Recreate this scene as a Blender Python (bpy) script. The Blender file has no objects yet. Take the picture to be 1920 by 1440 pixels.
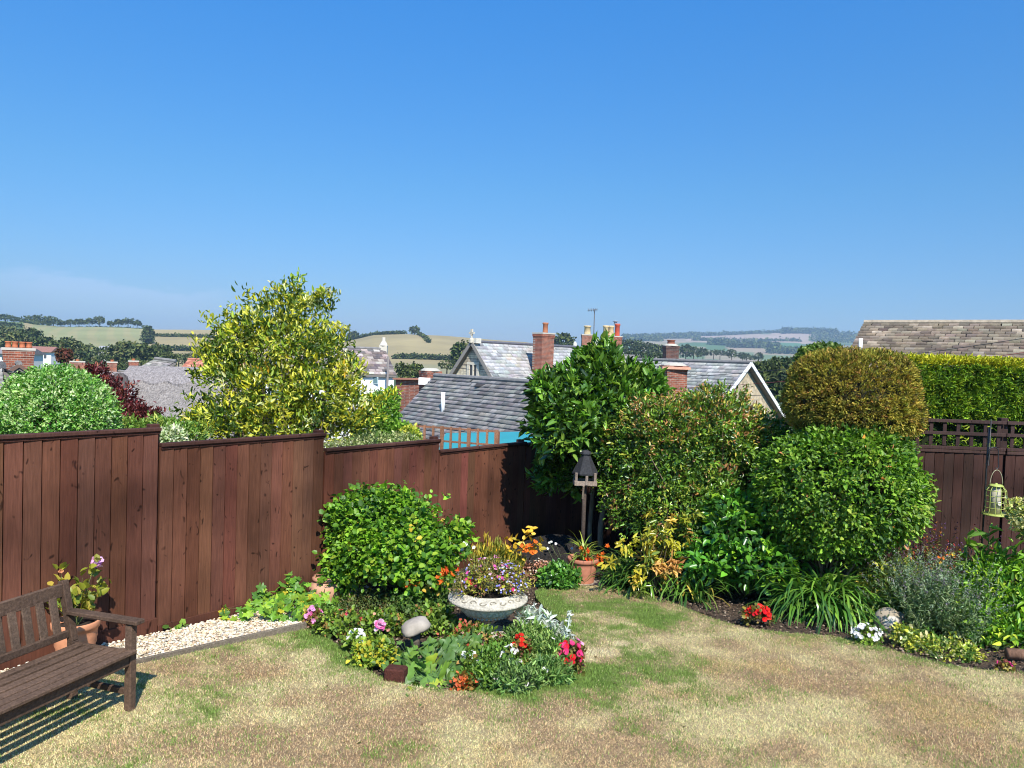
import bpy, math, random
import numpy as np
from mathutils import Vector, Matrix
from mathutils.geometry import delaunay_2d_cdt

# ------------------------------------------------------------------ camera, sky, sun
sc = bpy.context.scene
CAMZ = 2.65
PITCH, ROLL, F = math.radians(1.85), math.radians(1.93), 1442.0
cp, sp_ = math.cos(PITCH), math.sin(PITCH)
fw = np.array([0, cp, -sp_]); r0 = np.array([1., 0, 0]); u0 = np.array([0, sp_, cp])
rt = r0*math.cos(ROLL) + u0*math.sin(ROLL)
up = u0*math.cos(ROLL) - r0*math.sin(ROLL)
cam = bpy.data.cameras.new('camera'); camo = bpy.data.objects.new('camera', cam)
sc.collection.objects.link(camo)
M = Matrix.Identity(4)
for i in range(3):
    M[i][0] = rt[i]; M[i][1] = up[i]; M[i][2] = -fw[i]
M[2][3] = CAMZ
camo.matrix_world = M
cam.sensor_width = 36; cam.lens = 36*F/1920
cam.clip_start = .1; cam.clip_end = 20000
sc.camera = camo

SUN_EL = math.radians(47)
SH = np.array([-.28, .96]); SH = SH/np.linalg.norm(SH)          # where shadows point
world = bpy.data.worlds.new('World'); sc.world = world; world.use_nodes = True
nt = world.node_tree; nt.nodes.clear()
wo = nt.nodes.new('ShaderNodeOutputWorld'); bg = nt.nodes.new('ShaderNodeBackground')
sky = nt.nodes.new('ShaderNodeTexSky'); sky.sky_type = 'NISHITA'; sky.sun_disc = False
sky.sun_elevation = SUN_EL; sky.sun_rotation = math.atan2(-SH[0], -SH[1])
sky.air_density = 1.0; sky.dust_density = 0.6; sky.ozone_density = 3.0; sky.altitude = 50
bg.inputs['Strength'].default_value = .13
# a thin bank of cloud low on the left
def wn(t, **k):
    n = nt.nodes.new(t)
    for a, b in k.items(): setattr(n, a, b)
    return n
def wmath(op, a, b=None, clamp=False):
    n = wn('ShaderNodeMath', operation=op, use_clamp=clamp)
    for i, v in enumerate((a, b)):
        if v is None: continue
        if isinstance(v, (int, float)): n.inputs[i].default_value = v
        else: nt.links.new(v, n.inputs[i])
    return n.outputs[0]
tc = wn('ShaderNodeTexCoord'); sep = wn('ShaderNodeSeparateXYZ')
nt.links.new(tc.outputs['Generated'], sep.inputs[0])
az = wmath('ARCTAN2', sep.outputs[0], sep.outputs[1]); el = wmath('ARCSINE', sep.outputs[2])
comb = wn('ShaderNodeCombineXYZ'); nt.links.new(wmath('MULTIPLY', az, 9.), comb.inputs[0]); nt.links.new(wmath('MULTIPLY', el, 26.), comb.inputs[1])
noi = wn('ShaderNodeTexNoise'); noi.inputs['Scale'].default_value = 1.3; noi.inputs['Detail'].default_value = 7; noi.inputs['Roughness'].default_value = .55
nt.links.new(comb.outputs[0], noi.inputs['Vector'])
top = wmath('ADD', .083, wmath('MULTIPLY', wmath('SUBTRACT', noi.outputs['Fac'], .5), .075))
top = wmath('SUBTRACT', top, wmath('MULTIPLY', wmath('ADD', az, .55, True), .06))
edge = wmath('MULTIPLY', wmath('SUBTRACT', top, el), 130, True)
bot = wmath('MULTIPLY', wmath('SUBTRACT', el, .028), 28, True)
sid = wmath('MULTIPLY', wmath('SUBTRACT', -.335, az), 14, True)
sid = wmath('MULTIPLY', sid, wmath('MULTIPLY', wmath('ADD', az, .66), 9, True))
msk = wmath('MULTIPLY', wmath('MULTIPLY', wmath('MULTIPLY', edge, bot, True), sid, True), .13)
mix = wn('ShaderNodeMix', data_type='RGBA')
nt.links.new(msk, mix.inputs[0])
tint = wn('ShaderNodeMix', data_type='RGBA', blend_type='MULTIPLY'); tint.inputs[0].default_value = 1
rmp = wn('ShaderNodeValToRGB'); nt.links.new(wmath('MULTIPLY', el, 2.), rmp.inputs[0])
rmp.color_ramp.elements[0].color = (.345, .385, .53, 1); rmp.color_ramp.elements[1].color = (.18, .72, 1.15, 1); rmp.color_ramp.elements[1].position = 1.
e_ = rmp.color_ramp.elements.new(.42); e_.color = (.28, .555, .73, 1)
nt.links.new(rmp.outputs[0], tint.inputs[7])
nt.links.new(sky.outputs[0], tint.inputs[6]); nt.links.new(tint.outputs[2], mix.inputs[6])
mix.inputs[7].default_value = (5.6, 5.4, 7.2, 1)
nt.links.new(mix.outputs[2], bg.inputs[0]); nt.links.new(bg.outputs[0], wo.inputs[0])

sun = bpy.data.lights.new('sun', 'SUN'); sun.energy = 4.3; sun.angle = math.radians(.5); sun.color = (1, .94, .84)
suno = bpy.data.objects.new('sun', sun); sc.collection.objects.link(suno)
ld = Vector((SH[0]*math.cos(SUN_EL), SH[1]*math.cos(SUN_EL), -math.sin(SUN_EL)))
suno.rotation_euler = ld.to_track_quat('-Z', 'Y').to_euler(); suno.location = (5, -10, 20)
vs = sc.view_settings; vs.view_transform = 'Standard'; vs.look = 'None'; vs.exposure = .64; vs.gamma = 1; vs.use_curve_mapping = False
sc.cycles.max_bounces = 7; sc.cycles.transparent_max_bounces = 8; sc.cycles.volume_bounces = 1
sc.cycles.diffuse_bounces = 4; sc.cycles.filter_width = 1.05

# ------------------------------------------------------------------ helpers
V3 = lambda *a: np.array(a, float)
def ray(px, py):
    d = fw*F + rt*(px-960) - up*(py-720)
    return d/d[1]
def P(px, py, Y): return V3(0, 0, CAMZ) + ray(px, py)*Y
def softp(t, k=.5): return k*np.logaddexp(0, np.asarray(t, float)/k)
def ground(x, y): return -.065*softp(y-6.7) + .012*(np.asarray(x, float)+3)
def gp(px, py, dz=0):
    d = ray(px, py); Y = 7.
    for _ in range(60):
        x, y = d[0]*Y, Y
        z = float(ground(x, y))+dz
        Y = Y + ((z-CAMZ)/d[2]-Y)*.7
    return V3(d[0]*Y, Y, float(ground(d[0]*Y, Y))+dz)
def nrm(a):
    a = np.asarray(a, float); return a/np.maximum(np.linalg.norm(a, axis=-1, keepdims=True), 1e-9)
def vnoise(x, y, s=1., seed=0, octv=4):
    """value noise in numpy, 0..1"""
    x = np.asarray(x, float)/s; y = np.asarray(y, float)/s; tot = 0; amp = 1; nrmz = 0
    for o in range(octv):
        xi = np.floor(x).astype(np.int64); yi = np.floor(y).astype(np.int64); fx = x-xi; fy = y-yi
        fx = fx*fx*(3-2*fx); fy = fy*fy*(3-2*fy)
        def h(a, b):
            n = (a*374761393 + b*668265263 + (seed+o)*974711) & 0x7fffffff
            n = ((n ^ (n >> 13))*1274126177) & 0x7fffffff
            return ((n ^ (n >> 16)) & 0xffff)/65535.
        v = (h(xi, yi)*(1-fx)+h(xi+1, yi)*fx)*(1-fy) + (h(xi, yi+1)*(1-fx)+h(xi+1, yi+1)*fx)*fy
        tot = tot+v*amp; nrmz += amp; amp *= .5; x = x*2.03; y = y*2.03
    return tot/nrmz

def thing(name, label, cat, loc=(0, 0, 0), group=None):
    o = bpy.data.objects.new(name, None); sc.collection.objects.link(o)
    o.empty_display_size = .1
    o.location = [float(v) for v in loc]; o['label'] = label; o['category'] = cat
    if group: o['group'] = group
    o['_w'] = [float(v) for v in loc]
    return o
def wloc(o): return np.array(o['_w'][:]) if o is not None and '_w' in o else V3(0, 0, 0)
def tag(o, label=None, cat=None, group=None, kind=None):
    if label: o['label'] = label
    if cat: o['category'] = cat
    if group: o['group'] = group
    if kind: o['kind'] = kind
    return o
def mesh(name, V, Fc, mat, parent=None, col=None, smooth=False, loc=None):
    """V: (n,3) world coords; Fc: (m,k) array or a list of such arrays / tuples"""
    V = np.asarray(V, float)
    base = wloc(parent)
    if parent is None and loc is not None: base = np.asarray(loc, float)
    me = bpy.data.meshes.new(name)
    if isinstance(Fc, np.ndarray): groups = [Fc]
    elif len(Fc) and isinstance(Fc[0], np.ndarray): groups = Fc
    else:
        d = {}
        for f in Fc: d.setdefault(len(f), []).append(f)
        groups = [np.array(v) for v in d.values()]
    loops = np.concatenate([g.ravel() for g in groups]).astype(np.int32)
    tot = np.concatenate([np.full(len(g), g.shape[1]) for g in groups]).astype(np.int32)
    st = np.concatenate([[0], np.cumsum(tot)[:-1]]).astype(np.int32)
    me.vertices.add(len(V)); me.vertices.foreach_set('co', (V-base).ravel().astype(np.float32))
    me.loops.add(len(loops)); me.loops.foreach_set('vertex_index', loops)
    me.polygons.add(len(tot)); me.polygons.foreach_set('loop_start', st); me.polygons.foreach_set('loop_total', tot)
    me.polygons.foreach_set('use_smooth', np.full(len(tot), bool(smooth)))
    me.update(calc_edges=True)
    if col is not None:
        col = np.asarray(col, float)
        a = me.color_attributes.new('Col', 'FLOAT_COLOR', 'POINT')
        c4 = np.ones((len(V), 4), np.float32); c4[:, :3] = col
        a.data.foreach_set('color', c4.ravel())
    me.materials.append(mat)
    o = bpy.data.objects.new(name, me); sc.collection.objects.link(o)
    if parent is not None:
        o.parent = parent; o['_w'] = [float(v) for v in base]
    else:
        o.location = [float(v) for v in base]; o['_w'] = [float(v) for v in base]
    return o

class MB:
    def __init__(s): s.v = []; s.f = []; s.n = 0; s.c = []
    def add(s, V, Fc, c=(1, 1, 1)):
        V = np.asarray(V, float); s.v.append(V); s.f += [tuple(int(i)+s.n for i in f) for f in Fc]
        s.n += len(V); s.c.append(np.broadcast_to(np.asarray(c, float), (len(V), 3)))
    def box(s, c, size, ax=None, c_=(1, 1, 1), bev=0):
        """centre, full size, axes (3x3 rows)"""
        ax = np.eye(3) if ax is None else np.asarray(ax, float)
        h = np.asarray(size, float)/2; c = np.asarray(c, float)
        if bev <= 0:
            S = [(-1, -1, -1), (1, -1, -1), (1, 1, -1), (-1, 1, -1), (-1, -1, 1), (1, -1, 1), (1, 1, 1), (-1, 1, 1)]
            V = np.array([c + (np.array(q)*h)@ax for q in S])
            s.add(V, [(0, 3, 2, 1), (4, 5, 6, 7), (0, 1, 5, 4), (1, 2, 6, 5), (2, 3, 7, 6), (3, 0, 4, 7)], c_)
        else:
            V = []; idx = {}
            for sx in (-1, 1):
                for sy in (-1, 1):
                    for sz in (-1, 1):
                        for k in range(3):
                            q = np.array([sx, sy, sz])*h; m = np.array([sx, sy, sz])*bev; m[k] = 0
                            idx[(sx, sy, sz, k)] = len(V); V.append(c+(q-m)@ax)
            Fc = []
            for k in range(3):
                a, b = [i for i in range(3) if i != k]
                for sg in (-1, 1):
                    f = []
                    for (p, q) in ((-1, -1), (1, -1), (1, 1), (-1, 1)):
                        t = [0, 0, 0]; t[k] = sg; t[a] = p; t[b] = q; f.append(idx[(*t, k)])
                    if (sg == 1) == (k == 1): f = f[::-1]
                    Fc.append(tuple(f))
                for p in (-1, 1):
                    for q in (-1, 1):
                        t1 = [0, 0, 0]; t2 = [0, 0, 0]; t1[a] = t2[a] = p; t1[b] = t2[b] = q; t1[k] = -1; t2[k] = 1
                        Fc.append((idx[(*t1, a)], idx[(*t2, a)], idx[(*t2, b)], idx[(*t1, b)]))
            for sx in (-1, 1):
                for sy in (-1, 1):
                    for sz in (-1, 1): Fc.append(tuple(idx[(sx, sy, sz, k)] for k in range(3)))
            s.add(V, Fc, c_)
    def tube(s, pts, rad, n=8, c_=(1, 1, 1), cap=True):
        pts = [np.asarray(p, float) for p in pts]; m = len(pts)
        if np.isscalar(rad): rad = [rad]*m
        V = []; prev = None
        for i, p in enumerate(pts):
            t = nrm(pts[min(i+1, m-1)]-pts[max(i-1, 0)])
            a = np.cross(t, [0, 0, 1] if abs(t[2]) < .9 else [1, 0, 0]) if prev is None else prev-t*np.dot(prev, t)
            a = nrm(a); prev = a; b = np.cross(t, a)
            for k in range(n):
                w = 2*math.pi*k/n; V.append(p+rad[i]*(a*math.cos(w)+b*math.sin(w)))
        Fc = []
        for i in range(m-1):
            for k in range(n):
                k2 = (k+1) % n; Fc.append((i*n+k, i*n+k2, (i+1)*n+k2, (i+1)*n+k))
        if cap: Fc += [tuple(range(n))[::-1], tuple(range((m-1)*n, m*n))]
        s.add(V, Fc, c_)
    def lathe(s, prof, c, n=32, c_=(1, 1, 1), ax=None, flute=None):
        """prof: (r,z) list; flute(i, angle)->radius factor"""
        c = np.asarray(c, float); V = []; ax = np.eye(3) if ax is None else np.asarray(ax)
        for i, (r, z) in enumerate(prof):
            for k in range(n):
                w = 2*math.pi*k/n; q = r*(flute(i, w) if flute else 1)
                V.append(c+np.array([q*math.cos(w), q*math.sin(w), z])@ax)
        Fc = []
        for i in range(len(prof)-1):
            for k in range(n):
                k2 = (k+1) % n; Fc.append((i*n+k, i*n+k2, (i+1)*n+k2, (i+1)*n+k))
        if prof[0][0] > 1e-4: Fc.append(tuple(range(n))[::-1])
        if prof[-1][0] > 1e-4: Fc.append(tuple(range((len(prof)-1)*n, len(prof)*n)))
        s.add(V, Fc, c_)
    def build(s, name, mat, parent=None, smooth=False, loc=None, col=True):
        return mesh(name, np.concatenate(s.v), s.f, mat, parent, np.concatenate(s.c) if col else None, smooth, loc)

# ------------------------------------------------------------------ materials
def newmat(name):
    m = bpy.data.materials.new(name); m.use_nodes = True; t = m.node_tree; t.nodes.clear()
    out = t.nodes.new('ShaderNodeOutputMaterial'); b = t.nodes.new('ShaderNodeBsdfPrincipled')
    t.links.new(b.outputs[0], out.inputs[0]); return m, t, b, out
def N(t, ty, ins=None, **k):
    n = t.nodes.new(ty)
    for a, v in k.items(): setattr(n, a, v)
    for a, v in (ins or {}).items():
        if hasattr(v, 'is_linked') or isinstance(v, bpy.types.NodeSocket): t.links.new(v, n.inputs[a])
        else: n.inputs[a].default_value = v
    return n
def ramp(t, fac, stops):
    r = N(t, 'ShaderNodeValToRGB', {0: fac}); e = r.color_ramp.elements
    while len(e) < len(stops): e.new(.5)
    for q, (p, c) in zip(e, stops): q.position = p; q.color = (*c, 1) if len(c) == 3 else c
    return r.outputs[0]
def surf(name, base=(1, 1, 1), rough=.8, spec=.3, nscale=20, namt=.35, bump=.3, bscale=60, bdist=.01, stretch=(1, 1, 1), attr=True, extra=None, coat=0, metallic=0):
    """colour = Col attribute * base * noise"""
    m, t, b, out = newmat(name)
    tc = N(t, 'ShaderNodeTexCoord'); mp = N(t, 'ShaderNodeMapping', {0: tc.outputs['Object'], 'Scale': stretch})
    no = N(t, 'ShaderNodeTexNoise', {'Vector': mp.outputs[0], 'Scale': nscale, 'Detail': 6, 'Roughness': .65})
    mulc = N(t, 'ShaderNodeMapRange', {0: no.outputs['Fac'], 1: .25, 2: .75, 3: 1-namt, 4: 1+namt})
    if attr: c = N(t, 'ShaderNodeVertexColor', layer_name='Col').outputs[0]
    else: c = N(t, 'ShaderNodeRGB').outputs[0]; c.default_value = (1, 1, 1, 1)
    mx = N(t, 'ShaderNodeMix', {0: 1., 6: c, 7: (*base, 1)}, data_type='RGBA', blend_type='MULTIPLY')
    col = N(t, 'ShaderNodeVectorMath', {0: mx.outputs[2], 1: mulc.outputs[0]}, operation='MULTIPLY').outputs[0]
    if extra: col = extra(t, mp, col)
    t.links.new(col, b.inputs['Base Color'])
    b.inputs['Roughness'].default_value = rough; b.inputs['Specular IOR Level'].default_value = spec; b.inputs['Metallic'].default_value = metallic
    if bump:
        n2 = N(t, 'ShaderNodeTexNoise', {'Vector': mp.outputs[0], 'Scale': bscale, 'Detail': 5, 'Roughness': .6})
        bp = N(t, 'ShaderNodeBump', {'Strength': bump, 'Distance': bdist, 'Height': n2.outputs['Fac']})
        t.links.new(bp.outputs[0], b.inputs['Normal'])
    return m
def leafmat(name, trans=.35, rough=.45, spec=.4, tcol=(1.25, 1.15, .35), mul=(1.5, 1.08, 1.15)):
    m, t, b, out = newmat(name)
    vc = N(t, 'ShaderNodeVertexColor', layer_name='Col')
    vm = N(t, 'ShaderNodeVectorMath', {0: vc.outputs[0], 1: mul}, operation='MULTIPLY')
    t.links.new(vm.outputs[0], b.inputs['Base Color'])
    b.inputs['Roughness'].default_value = rough; b.inputs['Specular IOR Level'].default_value = spec
    tcn = N(t, 'ShaderNodeMix', {0: 1., 6: vc.outputs[0], 7: (*tcol, 1)}, data_type='RGBA', blend_type='MULTIPLY')
    tr = N(t, 'ShaderNodeBsdfTranslucent', {'Color': tcn.outputs[2]})
    mx = N(t, 'ShaderNodeMixShader', {0: trans, 1: b.outputs[0], 2: tr.outputs[0]})
    t.links.new(mx.outputs[0], out.inputs[0]); return m
MLEAF = leafmat('leaf', .3); MYEL = leafmat('yellow_leaf', .3, .45, .4, (1, 1.1, .4), (1, 1, 1)); MGLOSS = leafmat('glossy_leaf', .22, .28, .6, mul=(1.25, 1.03, 1.1)); MDRY = leafmat('needle_leaf', .2, .7, .2, (1.1, 1.15, .4), (1, 1, 1))
MPETAL = leafmat('petal', .35, .6, .2, (1, 1, 1), (1, 1, 1)); MGRASS = leafmat('grass_blade', .25, .6, .2, (1.1, 1.05, .5), (1, 1, 1))
MFAR = leafmat('far_leaf', .1, .9, .05)
MBARK = surf('bark', rough=.95, nscale=25, namt=.5, bump=.8, stretch=(1, 1, .3))
MSTEM = surf('stem', rough=.7, nscale=30, namt=.2, bump=0)
MMETAL = surf('painted_metal', rough=.45, spec=.5, nscale=40, namt=.2, bump=.1)
MTERRA = surf('terracotta', rough=.85, nscale=9, namt=.22, bump=.3, bscale=120, bdist=.003)
MSTONE = surf('cast_stone', rough=.95, spec=.15, nscale=30, namt=.45, bump=.9, bscale=60, bdist=.014)
MPEB = surf('pebble', rough=.7, nscale=60, namt=.2, bump=0)
MSLATE = surf('roof_slate', rough=.8, nscale=7, namt=.35, bump=.5, bscale=25, bdist=.02)
MRENDER = surf('painted_render', rough=.9, nscale=2, namt=.06, bump=.2, bscale=20)
MPLAIN = surf('plain_paint', rough=.6, nscale=12, namt=.08, bump=0)
MCANVAS = surf('canvas', rough=.8, nscale=4, namt=.08, bump=.2, bscale=6, bdist=.02)
MTHATCH = surf('thatch', rough=1, nscale=16, namt=.7, bump=1, bscale=14, bdist=.08, stretch=(1, 1, .5))
def soil_extra(t, mp, col):
    v = N(t, 'ShaderNodeTexVoronoi', {'Vector': mp.outputs[0], 'Scale': 38.})
    f = N(t, 'ShaderNodeMapRange', {0: v.outputs['Distance'], 1: .1, 2: .7, 3: 1.25, 4: .55})
    return N(t, 'ShaderNodeVectorMath', {0: col, 1: f.outputs[0]}, operation='MULTIPLY').outputs[0]
MSOIL = surf('earth', rough=1, nscale=3, namt=.3, bump=1, bscale=30, bdist=.03, extra=soil_extra)
MFIELD = surf('land', rough=1, nscale=.02, namt=.18, bump=0)
MLAWN = surf('turf', rough=1, nscale=55, namt=.5, bump=1, bscale=90, bdist=.02)
def wood_extra(knots, dark):
    def f(t, mp, col):
        w = N(t, 'ShaderNodeTexNoise', {'Vector': mp.outputs[0], 'Scale': 75., 'Detail': 6, 'Roughness': .7})
        g = N(t, 'ShaderNodeMapRange', {0: w.outputs['Fac'], 1: .3, 2: .7, 3: .74, 4: 1.24})
        col = N(t, 'ShaderNodeVectorMath', {0: col, 1: g.outputs[0]}, operation='MULTIPLY').outputs[0]
        if knots:
            tcn = N(t, 'ShaderNodeTexCoord'); m2 = N(t, 'ShaderNodeMapping', {0: tcn.outputs['Object'], 'Scale': (1, 1, .62)})
            nn = N(t, 'ShaderNodeTexNoise', {'Vector': m2.outputs[0], 'Scale': 5.}); 
            ad = N(t, 'ShaderNodeVectorMath', {0: m2.outputs[0], 1: nn.outputs['Color']}, operation='ADD')
            v = N(t, 'ShaderNodeTexVoronoi', {'Vector': ad.outputs[0], 'Scale': 5.4})
            k = N(t, 'ShaderNodeMapRange', {0: v.outputs['Distance'], 1: .08, 2: .2, 3: .3, 4: 1.})
            col = N(t, 'ShaderNodeVectorMath', {0: col, 1: k.outputs[0]}, operation='MULTIPLY').outputs[0]
        n3 = N(t, 'ShaderNodeTexNoise', {'Vector': N(t, 'ShaderNodeTexCoord').outputs['Object'], 'Scale': 1.1, 'Detail': 3})
        k3 = N(t, 'ShaderNodeMapRange', {0: n3.outputs['Fac'], 1: .3, 2: .7, 3: .5, 4: 1.35})
        return N(t, 'ShaderNodeVectorMath', {0: col, 1: k3.outputs[0]}, operation='MULTIPLY').outputs[0]
    return f
MFENCE = surf('stained_board', rough=.85, spec=.12, nscale=70, namt=.14, bump=.4, bscale=110, bdist=.003, stretch=(1, 1, .06), extra=wood_extra(True, .5))
MWOOD = surf('weathered_wood', rough=.85, spec=.15, nscale=45, namt=.45, bump=.7, bscale=50, bdist=.006, stretch=(1, 1, 1), extra=wood_extra(False, .6))
def brickmat(name, c1, c2, mort, scale=1, rubble=False):
    m, t, b, out = newmat(name)
    tc = N(t, 'ShaderNodeTexCoord'); s = N(t, 'ShaderNodeSeparateXYZ', {0: tc.outputs['Object']})
    a = N(t, 'ShaderNodeMath', {0: s.outputs[0], 1: s.outputs[1]}, operation='ADD')
    c = N(t, 'ShaderNodeCombineXYZ', {0: a.outputs[0], 1: s.outputs[2]})
    if rubble:
        mp = N(t, 'ShaderNodeMapping', {0: c.outputs[0], 'Scale': (1, 1.7, 1)})
        v = N(t, 'ShaderNodeTexVoronoi', {'Vector': mp.outputs[0], 'Scale': scale}); v2 = N(t, 'ShaderNodeTexVoronoi', {'Vector': mp.outputs[0], 'Scale': scale}, feature='DISTANCE_TO_EDGE')
        rnd = N(t, 'ShaderNodeSeparateColor', {0: v.outputs['Color']})
        col = ramp(t, rnd.outputs[0], [(0, c1), (1, c2)])
        e = N(t, 'ShaderNodeMapRange', {0: v2.outputs['Distance'], 1: .02, 2: .09, 3: 1, 4: 0})
        mx = N(t, 'ShaderNodeMix', {0: e.outputs[0], 6: col, 7: (*mort, 1)}, data_type='RGBA'); cc = mx.outputs[2]
    else:
        br = N(t, 'ShaderNodeTexBrick', {'Vector': c.outputs[0], 'Color1': (*c1, 1), 'Color2': (*c2, 1), 'Mortar': (*mort, 1), 'Scale': scale, 'Brick Width': .225, 'Row Height': .075, 'Mortar Size': .008, 'Bias': 0.})
        cc = br.outputs[0]
    no = N(t, 'ShaderNodeTexNoise', {'Vector': tc.outputs['Object'], 'Scale': 5., 'Detail': 5})
    k = N(t, 'ShaderNodeMapRange', {0: no.outputs['Fac'], 1: .3, 2: .7, 3: .65, 4: 1.25})
    cc = N(t, 'ShaderNodeVectorMath', {0: cc, 1: k.outputs[0]}, operation='MULTIPLY').outputs[0]
    t.links.new(cc, b.inputs['Base Color']); b.inputs['Roughness'].default_value = .9; return m
MBRICK = brickmat('red_brick', (.36, .10, .05), (.22, .07, .045), (.35, .28, .22))
MBRICKD = brickmat('sooty_brick', (.14, .055, .04), (.08, .045, .04), (.16, .13, .11))
MRUBBLE = brickmat('rubble_stone', (.80, .69, .48), (.46, .40, .31), (.24, .21, .17), 4.2, True)
MRUBBLEC = brickmat('cream_stone', (.62, .50, .32), (.45, .37, .25), (.5, .43, .32), 4.5, True)

# ------------------------------------------------------------------ foliage tools
OVAL = (np.array([[0, 0, 0], [.28, .5, .09], [.68, .40, .07], [1, 0, -.12], [.68, -.40, .07], [.28, -.5, .09]]), np.array([[0, 1, 2, 3], [3, 4, 5, 0]]))
PETAL = (np.array([[0, 0, 0], [.55, .5, .12], [.95, .3, .05], [.95, -.3, .05], [.55, -.5, .12]]), np.array([[0, 1, 2, 3, 4]]))
def lobed(nl=5, depth=.35, per=3):
    k = nl*per; V = [[.35, 0, .04]]
    for i in range(k+1):
        w = math.radians(-165+330*i/k); r = .62*(1-depth*(.5-.5*math.cos(2*math.pi*i/per)))
        if i in (0, k): r *= .75
        V.append([.35+r*math.cos(w), r*math.sin(w), -.10*r+.04*math.cos(2*math.pi*i/per)])
    Fc = [[0, i+1, i+2] for i in range(k)]
    return np.array(V), np.array(Fc)
LOBE5 = lobed(5, .42, 4); LOBE3 = lobed(5, .25, 3)
def leaves(Pb, D, Nn, L, W, col, tmpl=OVAL):
    """arrays -> (verts, faces, colours)"""
    T, Fc = tmpl; n = len(Pb)
    D = nrm(D); S = nrm(np.cross(D, Nn)); Nn = np.cross(S, D)
    L = np.broadcast_to(L, (n,))[:, None, None]; W = np.broadcast_to(W, (n,))[:, None, None]
    V = Pb[:, None, :] + T[None, :, 0:1]*L*D[:, None, :] + T[None, :, 1:2]*W*S[:, None, :] + T[None, :, 2:3]*L*Nn[:, None, :]
    k = len(T); Fa = (Fc[None]+(np.arange(n)*k)[:, None, None]).reshape(-1, Fc.shape[1])
    C = np.repeat(col, k, axis=0)
    return V.reshape(-1, 3), Fa, C
def join(parts):
    vs, fs, cs, n = [], [], [], 0
    for v, f, c in parts:
        vs.append(v); fs.append(f+n); cs.append(c); n += len(v)
    d = {}
    for f in fs: d.setdefault(f.shape[1], []).append(f)
    return np.concatenate(vs), [np.concatenate(x) for x in d.values()], np.concatenate(cs)
def pal(rng, n, cols, var=.18):
    """cols: [(rgb, weight)]"""
    w = np.array([c[1] for c in cols], float); w /= w.sum()
    C = np.array([c[0] for c in cols])[rng.choice(len(cols), n, p=w)]
    return C*(1+rng.normal(0, var, (n, 1)))*(1+rng.normal(0, var*.22, (n, 3))).clip(.3, 2)
def lumps(D, seed, amp=.12, fr=3.):
    r = np.random.default_rng(seed); t = 0
    for i in range(6):
        k = r.normal(0, 1, 3)*fr*(1+.35*i); t = t+np.sin(D@k+r.uniform(0, 6))/(1+.4*i)
    return 1+amp*t/2
def crown(rng, ells, nc, depth=.35, amp=.12, seed=1, fr=3., low=-.85, keep=.82):
    """points in the outer shell of a union of ellipsoids; returns points, outward normals"""
    E = np.array(ells, float); ar = E[:, 3]*E[:, 5]+E[:, 4]*E[:, 5]+E[:, 3]*E[:, 4]; ar /= ar.sum()
    outP, outN = [], []; got = 0
    while got < nc:
        m = int(nc*1.6)+50; i = rng.choice(len(E), m, p=ar); D = nrm(rng.normal(0, 1, (m, 3)))
        D = D[D[:, 2] > low]; i = i[:len(D)]
        f = (1-depth*rng.random(len(D))**1.6)*lumps(D+E[i, :3]*.3, seed, amp, fr)
        Q = E[i, :3]+D*E[i, 3:]*f[:, None]
        ok = np.ones(len(Q), bool)
        for j in range(len(E)):
            q = np.linalg.norm((Q-E[j, :3])/E[j, 3:], axis=1); ok &= ~((i != j) & (q < keep*(1-depth*.5)))
        Nn = nrm(D/E[i, 3:]); outP.append(Q[ok]); outN.append(Nn[ok]); got += ok.sum()
    return np.concatenate(outP)[:nc], np.concatenate(outN)[:nc]
def sprigs(rng, Q, O, k, L, W, cols, out=.8, spread=.7, upw=.3, rad=.04, tmpl=OVAL, var=.18, nup=.6, lvar=.25):
    n = len(Q); i = np.repeat(np.arange(n), k); m = n*k
    cv = pal(rng, n, cols, var)[i]*(1+rng.normal(0, var*.6, (m, 1)))
    Pb = Q[i]+rng.normal(0, rad, (m, 3))
    D = O[i]*out+rng.normal(0, spread, (m, 3))+np.array([0, 0, upw])
    Nn = O[i]*.7+np.array([0, 0, nup])+rng.normal(0, .35, (m, 3))
    l = L*(1+rng.normal(0, lvar, m)).clip(.4, 1.8)
    return leaves(Pb, D, Nn, l, l*W/L, cv.clip(0.003, .95), tmpl)
def flowers(rng, C, Nn, r, cols, npet=6, var=.12, cup=.5, tmpl=None, wr=.95):
    n = len(C); m = n*npet; i = np.repeat(np.arange(n), npet); a = np.tile(np.arange(npet)*2*math.pi/npet, n)+rng.random(m)*.4
    Nn = nrm(Nn); A = nrm(np.cross(Nn, rng.normal(0, 1, (n, 3)))); B = np.cross(Nn, A)
    D = A[i]*np.cos(a)[:, None]+B[i]*np.sin(a)[:, None]+Nn[i]*cup
    rr = np.broadcast_to(r, (n,))[i]*(1+rng.normal(0, .15, m))
    return leaves(C[i], D, Nn[i], rr, rr*wr, (pal(rng, n, cols, var)[i]*(1+rng.normal(0, var, (m, 1)))).clip(0, .95), tmpl or PETAL)
def blooms(rng, t, name, Q, O, r, cols, npt=6, **kw):
    Q = np.asarray(Q); O = np.broadcast_to(np.asarray(O, float), Q.shape)
    for i in range(len(Q)): put(name, [flowers(rng, Q[i:i+1], O[i:i+1], r, cols, npt, **kw)], MPETAL, t)
ORD = 'first second third fourth fifth sixth seventh eighth ninth tenth eleventh twelfth thirteenth fourteenth fifteenth sixteenth seventeenth eighteenth nineteenth twentieth twenty-first twenty-second twenty-third twenty-fourth'.split()
def rank(px, allpx, last=True):
    k = sorted(allpx).index(px); n = len(allpx)
    return 'leftmost' if k == 0 else ('rightmost' if k == n-1 else ORD[k]+' from the left')
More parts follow.
